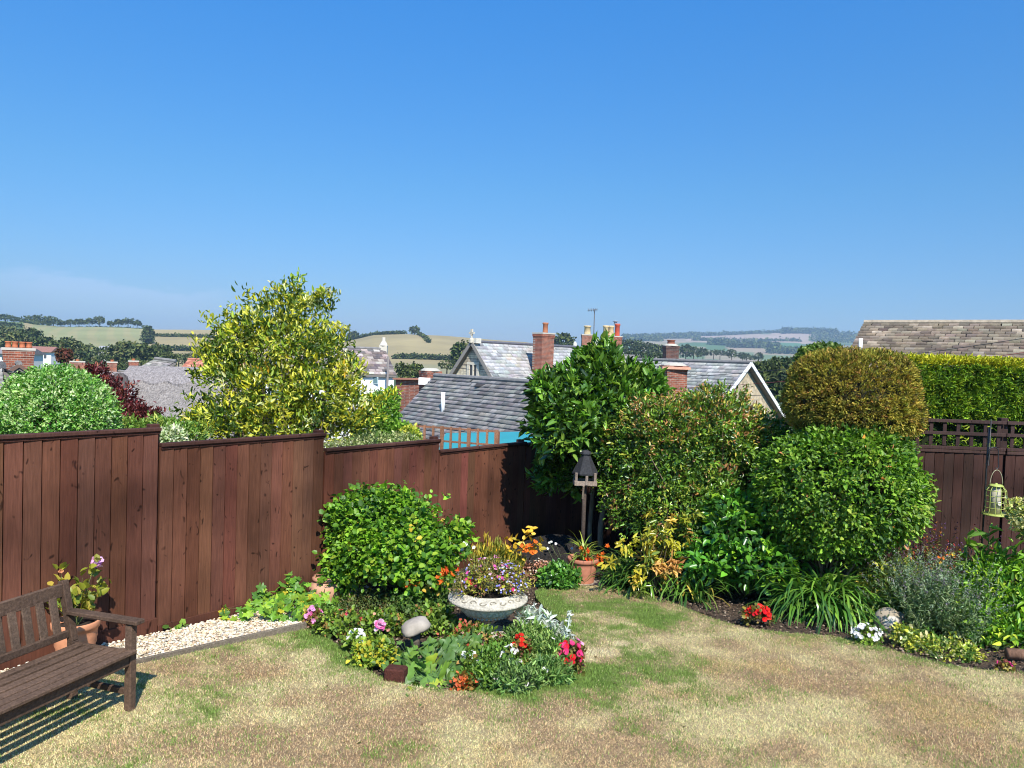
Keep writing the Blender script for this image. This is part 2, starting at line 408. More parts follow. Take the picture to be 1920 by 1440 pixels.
def straps(rng, B, n, L, W, cols, spread=.9, droop=1.3, seg=6, var=.2, az=None):
    """arching strap leaves from base points"""
    vs, fs, cs = [], [], []
    a = rng.uniform(0, 2*math.pi, n) if az is None else rng.uniform(az[0], az[1], n)
    lean = np.abs(rng.normal(spread*.6, spread*.35, n)).clip(.1, 1.5)
    ln = L*(1+rng.normal(0, .2, n)).clip(.5, 1.5)
    base = np.asarray(B)[rng.integers(0, len(B), n)]+rng.normal(0, .02, (n, 3))*[1, 1, 0]
    h = np.stack([np.cos(a), np.sin(a), a*0], 1); side = np.stack([-np.sin(a), np.cos(a), a*0], 1)
    p = base.copy(); col = pal(rng, n, cols, var).clip(.003, .9); V = []
    ang = math.pi/2-lean*.75; d0 = droop*(1+rng.normal(0, .2, n))/seg
    for k in range(seg+1):
        t = k/seg; w = W*(1-t**2.2*.97)*(.6+.4*min(1, t*4))*.5
        V.append(p+side*w); V.append(p-side*w)
        dirn = h*np.cos(ang)[:, None]+np.array([0, 0, 1])*np.sin(ang)[:, None]
        p = p+dirn*(ln/seg)[:, None]; ang = ang-d0*(1+t)
    V = np.stack(V, 1).reshape(-1, 3); K = (seg+1)*2
    f = np.array([[2*k, 2*k+1, 2*k+3, 2*k+2] for k in range(seg)])
    Fa = (f[None]+(np.arange(n)*K)[:, None, None]).reshape(-1, 4)
    return V, Fa, np.repeat(col, K, axis=0)
def put(name, parts, mat, parent=None, loc=None, smooth=True):
    v, f, c = join(parts); return mesh(name, v, f, mat, parent, c, smooth, loc)
def limbs(rng, base, tips, r, name='branches', parent=None, col=(.12, .09, .06), bend=.15):
    b = MB()
    for tp in tips:
        tp = np.asarray(tp); mid = base*.5+tp*.5+rng.normal(0, bend, 3)*np.linalg.norm(tp-base)*.5
        b.tube([base, base*.6+mid*.4+rng.normal(0, .01, 3), mid, tp], [r, r*.75, r*.5, r*.18], 6, np.array(col)*rng.uniform(.8, 1.2))
    return b.build(name, MBARK, parent, True)
G = lambda r, g, b: (r, g, b)
HAZE = .00020
# ------------------------------------------------------------------ terrain
def smooth(a, b, t): t = np.clip((t-a)/(b-a), 0, 1); return t*t*(3-2*t)
def pxu(px): return (px-960+(655-720)*.034)/1442.           # azimuth (x/y) of a far point seen at pixel column px
def kk(px, py):                                              # height over distance of a pixel near the horizon
    d = ray(px, py); return d[2]
SKL = [(-900, 590), (-300, 596), (0, 604), (100, 613), (200, 616), (285, 619), (400, 619), (480, 622), (600, 636), (640, 643), (700, 629), (760, 627), (820, 629), (900, 634), (985, 640), (1060, 652), (1150, 672), (1300, 686), (3000, 740)]
SKR = [(900, 668), (1040, 655), (1165, 633), (1250, 631), (1320, 629), (1400, 627), (1480, 624), (1560, 626), (1620, 629), (1750, 627), (2000, 634), (3000, 660)]
ULs = np.array([ray(a, b)[0] for a, b in SKL]); KLs = np.array([kk(a, b) for a, b in SKL])
URs = np.array([ray(a, b)[0] for a, b in SKR]); KRs = np.array([kk(a, b) for a, b in SKR])
def H(x, y):
    x = np.asarray(x, float); y = np.asarray(y, float)
    Yd = np.maximum(y, .3); u = np.clip(x/Yd, -1.4, 1.4); r = np.hypot(x, y)
    near = ground(x, np.minimum(y, 14))
    d = np.where(y > 0, np.hypot(x*.55, y), r*.3)
    d = np.maximum(d, 0)
    kl = np.interp(u, ULs, KLs); kr = np.interp(u, URs, KRs)
    wr = smooth(ray(1040, 650)[0], ray(1170, 650)[0], u)
    lz = np.interp(d, [0, 12.6, 15, 20, 30, 60, 120, 250, 350, 450], [0, 0, -.9, -2.4, -4.4, -7, -10, -12, -9, -.013*450+2.65])
    lk = np.interp(d, [450, 520, 640, 750], [-.013, .2, .75, 1.])
    left = np.where(d < 450, lz, CAMZ+d*np.where(d < 451, -.013, -.013+(kl+.013)*np.clip(lk, 0, 1)))
    left = np.where(d > 750, np.minimum(left, CAMZ+750*kl-(d-750)*.05), left)
    left = np.maximum(left, -30)
    rz = np.interp(d, [0, 12.6, 15, 20, 30, 60, 200, 500, 900, 1200, 1400, 1700, 2100, 2600, 3100, 3600, 9000],
                      [0, 0, -.9, -2.4, -4.4, -7, -9, -8, 2, 12, 10, 30, 62, 100, 0, -20, -40])
    far = np.interp(d, [2100, 2600, 3100], [0, .35, 1.])
    rr = np.where((d > 2100) & (d <= 3100), CAMZ+d*(.0285*(1-far)+kr*far)+0*d, rz)
    rr = np.where((d > 1200) & (d <= 2100), np.interp(d, [1200, 1500, 2100], [12, 16, 62.5]), rr)
    rr = np.where(d > 3100, CAMZ+3100*kr-(d-3100)*.1, rr); rr = np.maximum(rr, -40)
    z = left*(1-wr)+rr*wr
    w = smooth(12.8, 14.5, np.where(y > 0, r, 0))
    z = near*(1-w)+z*w
    z = z+np.where(r > 80, (vnoise(x, y, 90, 5)-.5)*np.minimum(r*.004, 3), 0)*(1-smooth(2800, 3200, d)*.5)
    return z-.004*0
azs = np.concatenate([np.arange(-180, -45, 5), np.arange(-45, 45, .14), np.arange(45, 180, 5)])*math.pi/180
rs = np.concatenate([[.02], np.arange(.5, 16, .35), np.geomspace(16.3, 4500, 165)])
A_, R_ = np.meshgrid(azs, rs); gx = R_*np.sin(A_); gy = R_*np.cos(A_)
gz = H(gx, gy)-np.where(R_ < 13, .02, 0)
nr, na = A_.shape
Vt = np.stack([gx, gy, gz], -1).reshape(-1, 3)
i_, j_ = np.meshgrid(np.arange(nr-1), np.arange(na), indexing='ij'); j2 = (j_+1) % na
Ft = np.stack([i_*na+j_, i_*na+j2, (i_+1)*na+j2, (i_+1)*na+j_], -1).reshape(-1, 4)
# land colours: soil in the garden, rough grass outside, fields on the hills
x, y = Vt[:, 0], Vt[:, 1]; R = np.hypot(x, y); u = x/np.maximum(y, 1); d = np.hypot(x*.55, y)
C = np.tile(np.array([.055, .085, .03]), (len(Vt), 1))
C[R < 13.5] = (.10, .068, .045)
nf = vnoise(x, y, 60, 11)[:, None]
def ux(px): return ray(px, 660)[0]
def paint(m, c): C[m] = np.array(c)*(.85+.3*nf[m])
paint((R > 60), (.07, .10, .035))
paint((d > 380) & (u < ux(1130)), (.34, .27, .13))                                   # dry pasture
paint((d > 430) & (u > ux(60)) & (u < ux(278)), (.27, .27, .12))                    # stubble with green
stripe = (np.sin(x*.55) > .2)
paint((d > 430) & (u > ux(60)) & (u < ux(278)) & stripe, (.31, .28, .13))
paint((d > 430) & (u <= ux(45)), (.13, .18, .06))
paint((d > 395) & (d < 470) & (u > ux(560)) & (u < ux(1130)), (.30, .27, .14))
# far patchwork
rng = np.random.default_rng(3)
far = (u >= ux(1130)) & (d > 380)
paint(far, (.17, .18, .09))
cell = np.floor(u*16+np.sin(d*.004)*.6).astype(int)*31+np.floor((d-380)/310+np.floor(u*16)*.37).astype(int)
ci = (cell*7919 % 7); pc = [(.34, .26, .16), (.10, .17, .06), (.30, .25, .14), (.07, .12, .045), (.38, .29, .19), (.15, .20, .08), (.32, .26, .15)]
for k in range(7): paint(far & (ci == k), pc[k])
paint(far & (d > 2450) & (d < 3080) & (u > ux(1285)) & (u < ux(1545)), (.42, .31, .22))
paint(far & (d > 2150) & (d < 2520) & (u > ux(1355)) & (u < ux(1445)), (.09, .19, .08))
paint(far & (d > 2100) & (d < 2480) & (u > ux(1450)) & (u < ux(1500)), (.10, .20, .08))
paint(far & (d > 2250) & (d < 2440) & (u > ux(1285)) & (u < ux(1350)), (.36, .29, .18))
ground_o = mesh('ground', Vt, Ft, MFIELD, None, C, True); ground_o['kind'] = 'structure'
me = ground_o.data; me.materials.append(MSOIL)
mi = (np.hypot(*(Vt[Ft].mean(1)[:, :2]).T) < 13.3).astype(np.int32); me.polygons.foreach_set('material_index', mi)

# ------------------------------------------------------------------ garden surfaces
FD = nrm([.63, .78, 0]); F0 = V3(-3.28, 7.17, 0)              # left fence line
FN = V3(FD[1], -FD[0], 0)                                    # towards the lawn
def fpt(s, off=0): return F0+FD*s+FN*off
E1, E2 = gp(575, 1182), gp(250, 1251)
ed = nrm((E2-E1)*[1, 1, 0]); E3 = E1+ed*5.5
bedL = [(575, 1182), (592, 1192), (622, 1206), (645, 1222), (668, 1244), (700, 1268), (738, 1284), (785, 1293), (850, 1299), (920, 1300), (985, 1299), (1030, 1288), (1062, 1270), (1080, 1247), (1086, 1224), (1078, 1200), (1062, 1180), (1040, 1160), (1020, 1142), (1005, 1124), (1003, 1112)]
bedR = [(1020, 1104), (1060, 1101), (1120, 1100), (1180, 1108), (1235, 1123), (1290, 1145), (1340, 1165), (1400, 1181), (1480, 1191), (1560, 1196), (1620, 1208), (1670, 1222), (1730, 1240), (1790, 1253), (1850, 1261), (1925, 1266), (2100, 1285), (2300, 1300)]
lp = [gp(*q) for q in bedL+bedR]
lawn_poly = [tuple(E3[:2])]+[tuple(q[:2]) for q in lp]+[(9, 1.0), (-9, 1.0)]
lawn_poly = np.array(lawn_poly)
def inside(poly, x, y):
    x = np.asarray(x); y = np.asarray(y); c = np.zeros(x.shape, bool); n = len(poly); j = n-1
    for i in range(n):
        xi, yi = poly[i]; xj, yj = poly[j]
        m = ((yi > y) != (yj > y)) & (x < (xj-xi)*(y-yi)/((yj-yi)+1e-12)+xi); c ^= m; j = i
    return c
def edgedist(poly, x, y, closed=True):
    P0 = np.stack([x, y], 1); best = np.full(len(P0), 1e9); n = len(poly)
    for i in range(n if closed else n-1):
        a = poly[i]; b = poly[(i+1) % n]; ab = b-a; t = np.clip(((P0-a)@ab)/(ab@ab+1e-12), 0, 1)
        best = np.minimum(best, np.linalg.norm(P0-a-t[:, None]*ab, axis=1))
    return best
def sheet(name, poly, step, lift, mat, colf, skirt=.05):
    poly = np.asarray(poly); x0, y0 = poly.min(0); x1, y1 = poly.max(0)
    bp = []
    for i in range(len(poly)):
        a, b = poly[i], poly[(i+1) % len(poly)]; m = max(1, int(np.linalg.norm(b-a)/step)); bp += [a+(b-a)*k/m for k in range(m)]
    bp = np.array(bp); X, Y = np.meshgrid(np.arange(x0, x1, step), np.arange(y0, y1, step)); X = X.ravel(); Y = Y.ravel()
    k = inside(poly, X, Y); X, Y = X[k], Y[k]; k = edgedist(poly, X, Y) > step*.6; X, Y = X[k], Y[k]
    pts = [Vector(p) for p in bp]+[Vector((a, b)) for a, b in zip(X, Y)]
    v, _, f, *_r = delaunay_2d_cdt(pts, [(i, (i+1) % len(bp)) for i in range(len(bp))], [list(range(len(bp)))], 1, 1e-5)
    v = np.array([tuple(q) for q in v]); z = ground(v[:, 0], v[:, 1])+lift
    Vv = np.column_stack([v, z]); nb = len(bp)
    Vs = Vv[:nb].copy(); Vs[:, 2] -= skirt; n0 = len(Vv); Fa = [tuple(q) for q in f]
    for i in range(nb): j = (i+1) % nb; Fa.append((i, j, n0+j, n0+i))
    Vv = np.vstack([Vv, Vs]); return mesh(name, Vv, Fa, mat, None, colf(Vv[:, 0], Vv[:, 1]), False)
greens = [(1170, 1175, .9, .30), (1120, 1128, .55, .16), (1040, 1120, .4, .2), (1240, 1165, .35, .12), (1220, 1160, .3, .15), (1150, 1275, .75, .2), (1080, 1290, .55, .16), (1200, 1235, .3, .12), (1120, 1200, .45, .15), (870, 1305, .5, .08), (960, 1303, .5, .07), (660, 1250, .28, .14), (600, 1205, .55, .14),
          (520, 1200, .45, .13), (440, 1225, .6, .10), (350, 1245, .5, .08), (430, 1300, .5, .09), (420, 1335, .35, .06), (700, 1275, .2, .08), (1300, 1175, .4, .08), (1430, 1195, .7, .06), (1560, 1205, .6, .06), (1640, 1222, .35, .1), (1740, 1250, .6, .06), (1850, 1275, .7, .06), (1330, 1310, .35, .05), (190, 1425, .3, .08), (210, 1370, .3, .05), (60, 1380, .9, .3), (250, 1290, .3, .1)]
gw = [(gp(a, b)[:2], w, h, (.55 if i == 0 else .85) if i < 9 else (.85 if i in (11, 12) else .45)) for i, (a, b, w, h) in enumerate(greens)]
spots = [(gp(a, b)[:2], w, h) for a, b, w, h in ((1122, 1228, .17, .12), (1165, 1211, .07, .06), (1100, 1240, .1, .08))]
scorch = [(gp(a, b)[:2], w, h) for a, b, w, h in ((740, 1415, .32, .22), (1480, 1290, .5, .2), (1330, 1310, .5, .15), (1100, 1310, .4, .12), (1780, 1400, .5, .2), (480, 1270, .3, .12), (1650, 1250, .5, .12))]
def greenness(x, y):
    g = (vnoise(x, y, .55, 21)-.52)*1.9+(vnoise(x, y, .12, 22)-.5)*1.2-.46
    for c, w, h, am in gw:
        q = np.exp(-((x-c[0])/w)**2-((y-c[1])/(h*3.2))**2); g = g+am*.72*q
    ds = edgedist(np.array([q[:2] for q in lp]), np.ravel(x), np.ravel(y), False)
    g = g+.5*np.exp(-(ds/.12)**2)
    for c, w, h in spots: g = g-2.5*np.exp(-((x-c[0])/w)**4-((y-c[1])/h)**4)
    return g
def lawncol(x, y):
    g = np.clip(greenness(x, y), -.2, 1.1); b = vnoise(x, y, .8, 31); b2 = vnoise(x, y, .3, 35)
    straw = np.array([.76, .60, .31]); brown = np.array([.50, .34, .185]); gold = np.array([.60, .42, .17])
    t = smooth(.40, .64, b*.6+b2*.4)[:, None]; c = straw*(1-t)+brown*t
    t2 = smooth(.62, .8, vnoise(x, y, .6, 44))[:, None]; c = c*(1-t2*.6)+gold*t2*.6
    for q_, w, h in spots: k = np.exp(-((x-q_[0])/w)**4-((y-q_[1])/h)**4)[:, None]; c = c*(1-k)+np.array([.78, .62, .36])*k
    for q_, w, h in scorch: k = .75*np.exp(-((x-q_[0])/w)**2-((y-q_[1])/h)**2)[:, None]*(vnoise(x, y, .18, 91)[:, None]*1.6).clip(0, 1); c = c*(1-k)+np.array([.46, .29, .145])*k
    gr = np.array([.17, .27, .05])*(1-.0)+np.array([.06, .05, 0])*(vnoise(x, y, .2, 52)[:, None])
    q = smooth(.1, .75, g)[:, None]; return c*(1-q)+gr*q
lawn = sheet('lawn', lawn_poly, .05, .022, MLAWN, lambda x, y: lawncol(x, y)*(.50+.22*vnoise(x, y, .07, 67))[:, None], .06); lawn['kind'] = 'structure'
# grass blades
rng = np.random.default_rng(7)
def blades():
    out = []
    n = 1300000
    Y = rng.uniform(4.3, 10.6, n); X = (rng.uniform(-.72, .72, n))*Y
    k = rng.random(n) < (5.3/Y)**1.1; X, Y = X[k], Y[k]
    m = inside(lawn_poly, X, Y); X, Y = X[m], Y[m]
    g = np.clip(greenness(X, Y), 0, 1); n = len(X)
    keep = rng.random(n) < (.30+.35*smooth(.3, .6, vnoise(X, Y, .05, 66)))+.45*g; X, Y, g = X[keep], Y[keep], g[keep]; n = len(X)
    c = lawncol(X, Y); hue = rng.random(n)
    isg = rng.random(n) < (.07+smooth(-.55, .95, greenness(X, Y))*.86)
    c = np.where(isg[:, None], np.array([.22, .33, .07])*(.55+.8*rng.random((n, 1))), c*1.25*(.7+.65*hue[:, None]))
    pale = (rng.random(n) < .2)[:, None] & ~isg[:, None]; c = np.where(pale, np.array([.82, .67, .38]), c)
    z = ground(X, Y)+.018
    a = rng.uniform(0, 2*math.pi, n); h = np.where(isg, .014+.018*rng.random(n), .006+.013*rng.random(n)); ln = np.where(isg, rng.uniform(.004, .022, n), rng.uniform(.012, .034, n))
    w = .0018+.0018*rng.random(n)
    P0 = np.stack([X, Y, z], 1); s = np.stack([np.cos(a+1.57), np.sin(a+1.57), a*0], 1)*w[:, None]
    tip = P0+np.stack([np.cos(a)*ln, np.sin(a)*ln, h], 1)
    V = np.stack([P0-s, P0+s, tip], 1).reshape(-1, 3); Fa = np.arange(n*3).reshape(-1, 3)
    return V, Fa, np.repeat(c.clip(0, .9), 3, axis=0)
v, f, c = blades(); gr = mesh('grass', v, f, MGRASS, None, c); gr['kind'] = 'stuff'; gr['label'] = 'short dry lawn grass, straw coloured with green patches'; gr['category'] = 'grass'

# gravel strip
gravel_poly = np.array([E3[:2], E1[:2], gp(612, 1160)[:2], gp(640, 1135)[:2], gp(700, 1112)[:2], fpt(2.5, .07)[:2], fpt(-5.5, .07)[:2]])
gb = sheet('gravel_path', gravel_poly, .2, .02, MSOIL, lambda x, y: np.tile((.62, .52, .38), (len(x), 1)), .05); gb['kind'] = 'structure'
def pebbles(poly, n, r0_, r1_, cols, lift, seed, ymin=0):
    rg = np.random.default_rng(seed); x0, y0 = poly.min(0); x1, y1 = poly.max(0)
    X = rg.uniform(x0, x1, n); Y = rg.uniform(y0, y1, n); m = inside(poly, X, Y) & (Y > ymin); X, Y = X[m], Y[m]; n = len(X)
    ph = (1+5**.5)/2
    I = nrm(np.array([(-1, ph, 0), (1, ph, 0), (-1, -ph, 0), (1, -ph, 0), (0, -1, ph), (0, 1, ph), (0, -1, -ph), (0, 1, -ph), (ph, 0, -1), (ph, 0, 1), (-ph, 0, -1), (-ph, 0, 1)]))
    IF = np.array([(0, 11, 5), (0, 5, 1), (0, 1, 7), (0, 7, 10), (0, 10, 11), (1, 5, 9), (5, 11, 4), (11, 10, 2), (10, 7, 6), (7, 1, 8), (3, 9, 4), (3, 4, 2), (3, 2, 6), (3, 6, 8), (3, 8, 9), (4, 9, 5), (2, 4, 11), (6, 2, 10), (8, 6, 7), (9, 8, 1)])
    S = rg.uniform(.6, 1.3, (n, 1, 3))*rg.uniform(r0_, r1_, (n, 1, 1))*np.array([1, 1, .65])
    a = rg.uniform(0, 6.28, n); ca, sa = np.cos(a), np.sin(a); Vv = I[None]*S*(1+rg.normal(0, .1, (n, 12, 1)))
    Vr = np.stack([Vv[..., 0]*ca[:, None]-Vv[..., 1]*sa[:, None], Vv[..., 0]*sa[:, None]+Vv[..., 1]*ca[:, None], Vv[..., 2]], -1)
    Vr += np.stack([X, Y, ground(X, Y)+lift+rg.uniform(0, .012, n)], 1)[:, None]
    return Vr.reshape(-1, 3), (IF[None]+(np.arange(n)*12)[:, None, None]).reshape(-1, 3), np.repeat(pal(rg, n, cols, .12).clip(.02, .9), 12, axis=0)
v, f, c = pebbles(gravel_poly, 80000, .008, .0165, [((.72, .60, .42), 5), ((.80, .72, .56), 4), ((.58, .43, .28), 2.5), ((.50, .46, .40), 1.2)], .024, 5, 4.8)
o = mesh('gravel', v, f, MPEB, None, c, True); tag(o, 'pale cream gravel spread along the foot of the fence', 'gravel', kind='stuff')
# timber edging between gravel and lawn
b = MB(); L = np.linalg.norm(E3-E1); ax = np.array([ed, np.cross([0, 0, 1], ed), [0, 0, 1]])
for k in range(3):
    p0 = E1+ed*(L*k/3+.004); p1 = E1+ed*(L*(k+1)/3-.004); m = (p0+p1)/2; m[2] = float(ground(m[0], m[1]))+.032
    b.box(m, (L/3-.008, .032, .07), ax, (.19, .155, .115), .005)
t = thing('garden_edging', 'grey weathered timber edging board between the gravel strip and the lawn', 'edging', E1); b.build('board', MWOOD, t)
# soil crumbs and bark on the beds
def bedmask(x, y):
    return (~inside(lawn_poly, x, y)) & (~inside(gravel_poly, x, y))
bedpoly = np.array([gp(560, 1180)[:2], gp(700, 1290)[:2], gp(960, 1320)[:2], gp(1110, 1240)[:2], gp(1400, 1190)[:2], gp(1700, 1250)[:2], gp(2000, 1285)[:2], (6.6, 9.2), (4.3, 9.3), (1.3, 12.4), fpt(2.4)[:2]])
v, f, c = pebbles(bedpoly, 30000, .006, .016, [((.13, .085, .055), 5), ((.07, .045, .03), 4), ((.26, .19, .13), 1.2), ((.38, .30, .22), .4)], -.005, 8)
cx = v.reshape(-1, 12, 3).mean(1); km = bedmask(cx[:, 0], cx[:, 1])
v = v.reshape(-1, 12, 3)[km].reshape(-1, 3); c = c.reshape(-1, 12, 3)[km].reshape(-1, 3); f = f[:len(v)//12*20]
o = mesh('soil_crumbs', v, f, MPEB, None, c, False); tag(o, 'dark brown soil crumbs and bark chips covering the flower beds', 'soil', kind='stuff')
# dark mulch mound by the bird table
def mound(name, c, rx, ry, h, mat, col, label, cat, seed):
    n = 28; V = []; rg = np.random.default_rng(seed)
    for i in range(n+1):
        for j in range(n+1):
            a, q = i/n*2-1, j/n*2-1; x_, y_ = c[0]+a*rx, c[1]+q*ry; rr_ = min(1, math.hypot(a, q))
            V.append((x_, y_, float(ground(x_, y_))-.02+h*(1-rr_**2)**1.2*(1+.2*(vnoise(np.array([x_]), np.array([y_]), .12, seed)[0]-.5)*2)))
    Fc = [(i*(n+1)+j, (i+1)*(n+1)+j, (i+1)*(n+1)+j+1, i*(n+1)+j+1) for i in range(n) for j in range(n)]
    return tag(mesh(name, np.array(V), Fc, mat, None, np.tile(col, (len(V), 1)), True, loc=c), label, cat, kind='structure')
mound('mulch_bank', V3(.75, 10.85, float(ground(.75, 10.85))), 1.1, 1.0, .40, MSOIL, (.03, .026, .024), 'low bank of nearly black mulch below the bird table', 'mulch bank', 4)

# ------------------------------------------------------------------ fences
def boards(b, p0, p1, z0, z1, pitch, nrm_, rg, colr, flip=False, gapj=.004):
    m_ = (p0+p1)/2; b.box(V3(m_[0]-nrm_[0]*.010, m_[1]-nrm_[1]*.010, (z0+z1)/2), (np.linalg.norm((p1-p0)[:2]), .010, z1-z0-.004), np.array([nrm(p1-p0), -nrm_, [0, 0, 1]]), np.array(colr)*.6)  # darkened backing sheet added so the gaps read as shadow lines
    L = np.linalg.norm((p1-p0)[:2]); d = (p1-p0)/np.linalg.norm(p1-p0)*[1, 1, 0]; d = nrm(d); n = max(1, int(round(L/pitch))); w = L/n
    for i in range(n):
        a = p0+d*(w*i); c = p0+d*(w*(i+1)-.011); k = rg.uniform(.82, 1.17); cc = np.array(colr)*k*(1+rg.normal(0, .05, 3))
        ta, tb = (.032, .022) if not flip else (.022, .032)
        ta += rg.uniform(-.001, .001); zj0 = z0; zj1 = z1
        off = .0006*(i % 3); a = a+nrm_*0
        V = [a-nrm_*.004, c-nrm_*.004, c+nrm_*(tb+off), a+nrm_*(ta+off)]
        V = [np.array([q[0], q[1], zz]) for zz in (zj0, zj1) for q in V]
        b.add(V, [(0, 3, 2, 1), (4, 5, 6, 7), (0, 1, 5, 4), (1, 2, 6, 5), (2, 3, 7, 6), (3, 0, 4, 7)], cc)
FC = (.124, .049, .029)
rg = np.random.default_rng(12)
fl = thing('wooden_fence', 'reddish brown featheredge fence stepping down from left to right behind the gravel', 'fence', fpt(0)+[0, 0, float(ground(*fpt(0)[:2]))])
def zx(px, py, s): return P(px, py, fpt(s)[1])[2]
segs = [(-5.6, -3.72, 2.12), (-3.7, -1.845, 2.12-.09), (-1.84, 0, 1.905), (0, 1.885, 1.755), (1.887, 3.73, 1.575), (3.732, 5.57, 1.425), (5.572, 7.25, 1.40)]
segs = [(a, b_, z) for a, b_, z in segs]
axF = np.array([FD, -FN, [0, 0, 1]])
for i, (s0, s1, zt) in enumerate(segs):
    mid = fpt((s0+s1)/2); zg = float(ground(mid[0], mid[1])); L = s1-s0
    zb = min(float(ground(*fpt(s1)[:2])), zg)
    b = MB(); boards(b, fpt(s0+.004), fpt(s1-.016), zb+.14, zt-.035, .135, FN, rg, FC, True)
    b.build('panel', MFENCE, fl)
    b = MB(); b.box(fpt((s0+s1)/2, .022)+[0, 0, zb+.06], (L-.01, .035, .19), axF, (.11, .042, .026), .004); b.build('gravel_board', MFENCE, fl)
    b = MB(); b.box(fpt((s0+s1)/2, .012)+[0, 0, zt-.018], (L-.006, .085, .034), axF, (.075, .034, .026), .005)
    b.box(fpt((s0+s1)/2, .016)+[0, 0, zt-.047], (L-.01, .045, .022), axF, (.06, .025, .018)); b.build('cap_rail', MFENCE, fl)
    b = MB(); b.box(fpt(s1-.03, -.062)+[0, 0, (zt+.025+zb)/2-.1], (.09, .09, zt+.025-zb+.2), axF, (.08, .033, .024), .006); b.build('post', MFENCE, fl)
# right-hand fence: corner return, then straight along the back
RFC = (.060, .030, .023)
c0 = fpt(7.27); c0 = V3(c0[0], c0[1], 0); c1 = V3(4.25, 9.42, 0); c2 = V3(9.6, 9.25, 0)
fr = thing('wooden_fence', 'dark brown back fence with square trellis along its top, below the clipped conifer hedge', 'fence', c1+[0, 0, float(ground(c1[0], c1[1]))])
ztop = CAMZ-136*9.3/1442
for (a, e, np_, trel) in ((c0, c1, 3, True), (c1, c2, 3, True)):
    d = nrm(e-a); nn = V3(d[1], -d[0], 0); Lt = np.linalg.norm(e-a); axR = np.array([d, -nn, [0, 0, 1]])
    for i in range(np_):
        p0 = a+d*(Lt*i/np_); p1 = a+d*(Lt*(i+1)/np_); m = (p0+p1)/2; L = Lt/np_
        zt = ztop if a is c1 else ztop-.25+.05*i
        zb = float(ground(m[0], m[1]))-.03
        b = MB(); boards(b, p0+d*.01, p1-d*.02, zb, zt-.05, .118, nn, rg, RFC, True); b.build('panel', MFENCE, fr)
        b = MB(); b.box(m+nn*.012+[0, 0, zt-.022], (L-.012, .07, .038), axR, (.06, .034, .029), .004)
        b.box(m+nn*.03+[0, 0, zt-.062], (L-.02, .03, .036), axR, (.07, .04, .033), .004); b.build('cap_rail', MFENCE, fr)
        b = MB(); b.box(p1-nn*.065+[0, 0, (zt+.36+zb)/2], (.09, .09, zt+.36-zb), axR, (.045, .027, .024), .006); b.build('post', MFENCE, fr)
        b = MB()
        for zz in (.155, .305): b.box(m+nn*.022+[0, 0, zt+zz], (L-.014, .02, .042), axR, (.055, .034, .03), .003)
        nl = int(L/.152)
        for k in range(nl): b.box(p0+d*(L*(k+.5)/nl)+nn*.002+[0, 0, zt+.155], (.044, .018, .306), axR, (.05, .03, .027), .002)
        b.build('trellis', MFENCE, fr)
# ------------------------------------------------------------------ bench
n_b = nrm([.95, -.31, 0]); e_b = nrm([-.31, -.95, 0])
leg0 = gp(243, 1336)
bz = float(ground(leg0[0], leg0[1]))+.022
def B(a, f_, z): return V3(leg0[0], leg0[1], bz)+e_b*a+n_b*f_+[0, 0, z]        # a along the seat, f_ forward, z up
axB = np.array([e_b, n_b, [0, 0, 1]])
BL, BD = 1.52, .54
WC = (.125, .078, .053)
tb = thing('garden_bench', 'weathered dark brown slatted wooden bench standing on the dry lawn', 'bench', B(0, 0, 0))
def stick(b, p, q, w, h, side, c_=WC, bev=.005):
    p, q = np.array(p), np.array(q); L = np.linalg.norm(q-p); d = (q-p)/L; s = nrm(np.array(side)-d*np.dot(side, d)); t = np.cross(d, s)
    b.box((p+q)/2, (L, w, h), np.array([d, s, t]), np.array(c_)*rg.uniform(.85, 1.15), bev)
for a in (0, BL):
    b = MB(); stick(b, B(a, 0, -.02), B(a, 0, .628), .058, .058, n_b); b.build('front_leg', MWOOD, tb)
    b = MB(); stick(b, B(a, -BD, -.02), B(a, -BD-.0, .43), .058, .058, n_b); stick(b, B(a, -BD+.001, .425), B(a, -BD-.105, .865), .056, .056, n_b); b.build('back_leg', MWOOD, tb)
    b = MB(); s = 1 if a else -1
    stick(b, B(a, -BD-.03, .642), B(a, .085, .650), .030, .085, [0, 0, 1]); b.build('armrest', MWOOD, tb)
    b = MB(); stick(b, B(a, -BD+.03, .385), B(a, -.03, .395), .03, .07, e_b, bev=.004); stick(b, B(a, -BD+.03, .13), B(a, -.03, .13), .028, .045, e_b, bev=.004); b.build('side_rail', MWOOD, tb)
b = MB()
for k in range(6):
    f_ = .03-k*.100; z = .435-.012*math.sin(k/5*math.pi)-(0.006*k)
    stick(b, B(-.025 if 0 < k < 5 else .0, f_, z), B(BL+.025, f_, z), .064 if k else .06, .026, n_b, np.array(WC)*1.15)
b.build('seat', MWOOD, tb)
b = MB(); stick(b, B(.03, 0.003, .375), B(BL-.03, .003, .375), .034, .085, n_b); b.build('front_rail', MWOOD, tb)
b = MB()
stick(b, B(.028, -BD-.09, .80), B(BL-.028, -BD-.09, .80), .03, .10, n_b)
stick(b, B(.028, -BD-.018, .485), B(BL-.028, -BD-.018, .485), .03, .055, n_b)
for k in range(13):
    a = .11+k*(BL-.22)/12; stick(b, B(a, -BD-.024, .50), B(a, -BD-.082, .765), .066, .016, e_b, np.array(WC)*[1.15, 1.2, 1.2])
b.build('backrest', MWOOD, tb)
b = MB(); stick(b, B(.03, -BD, .13), B(BL-.03, -BD, .13), .028, .045, n_b); b.build('stretcher', MWOOD, tb)

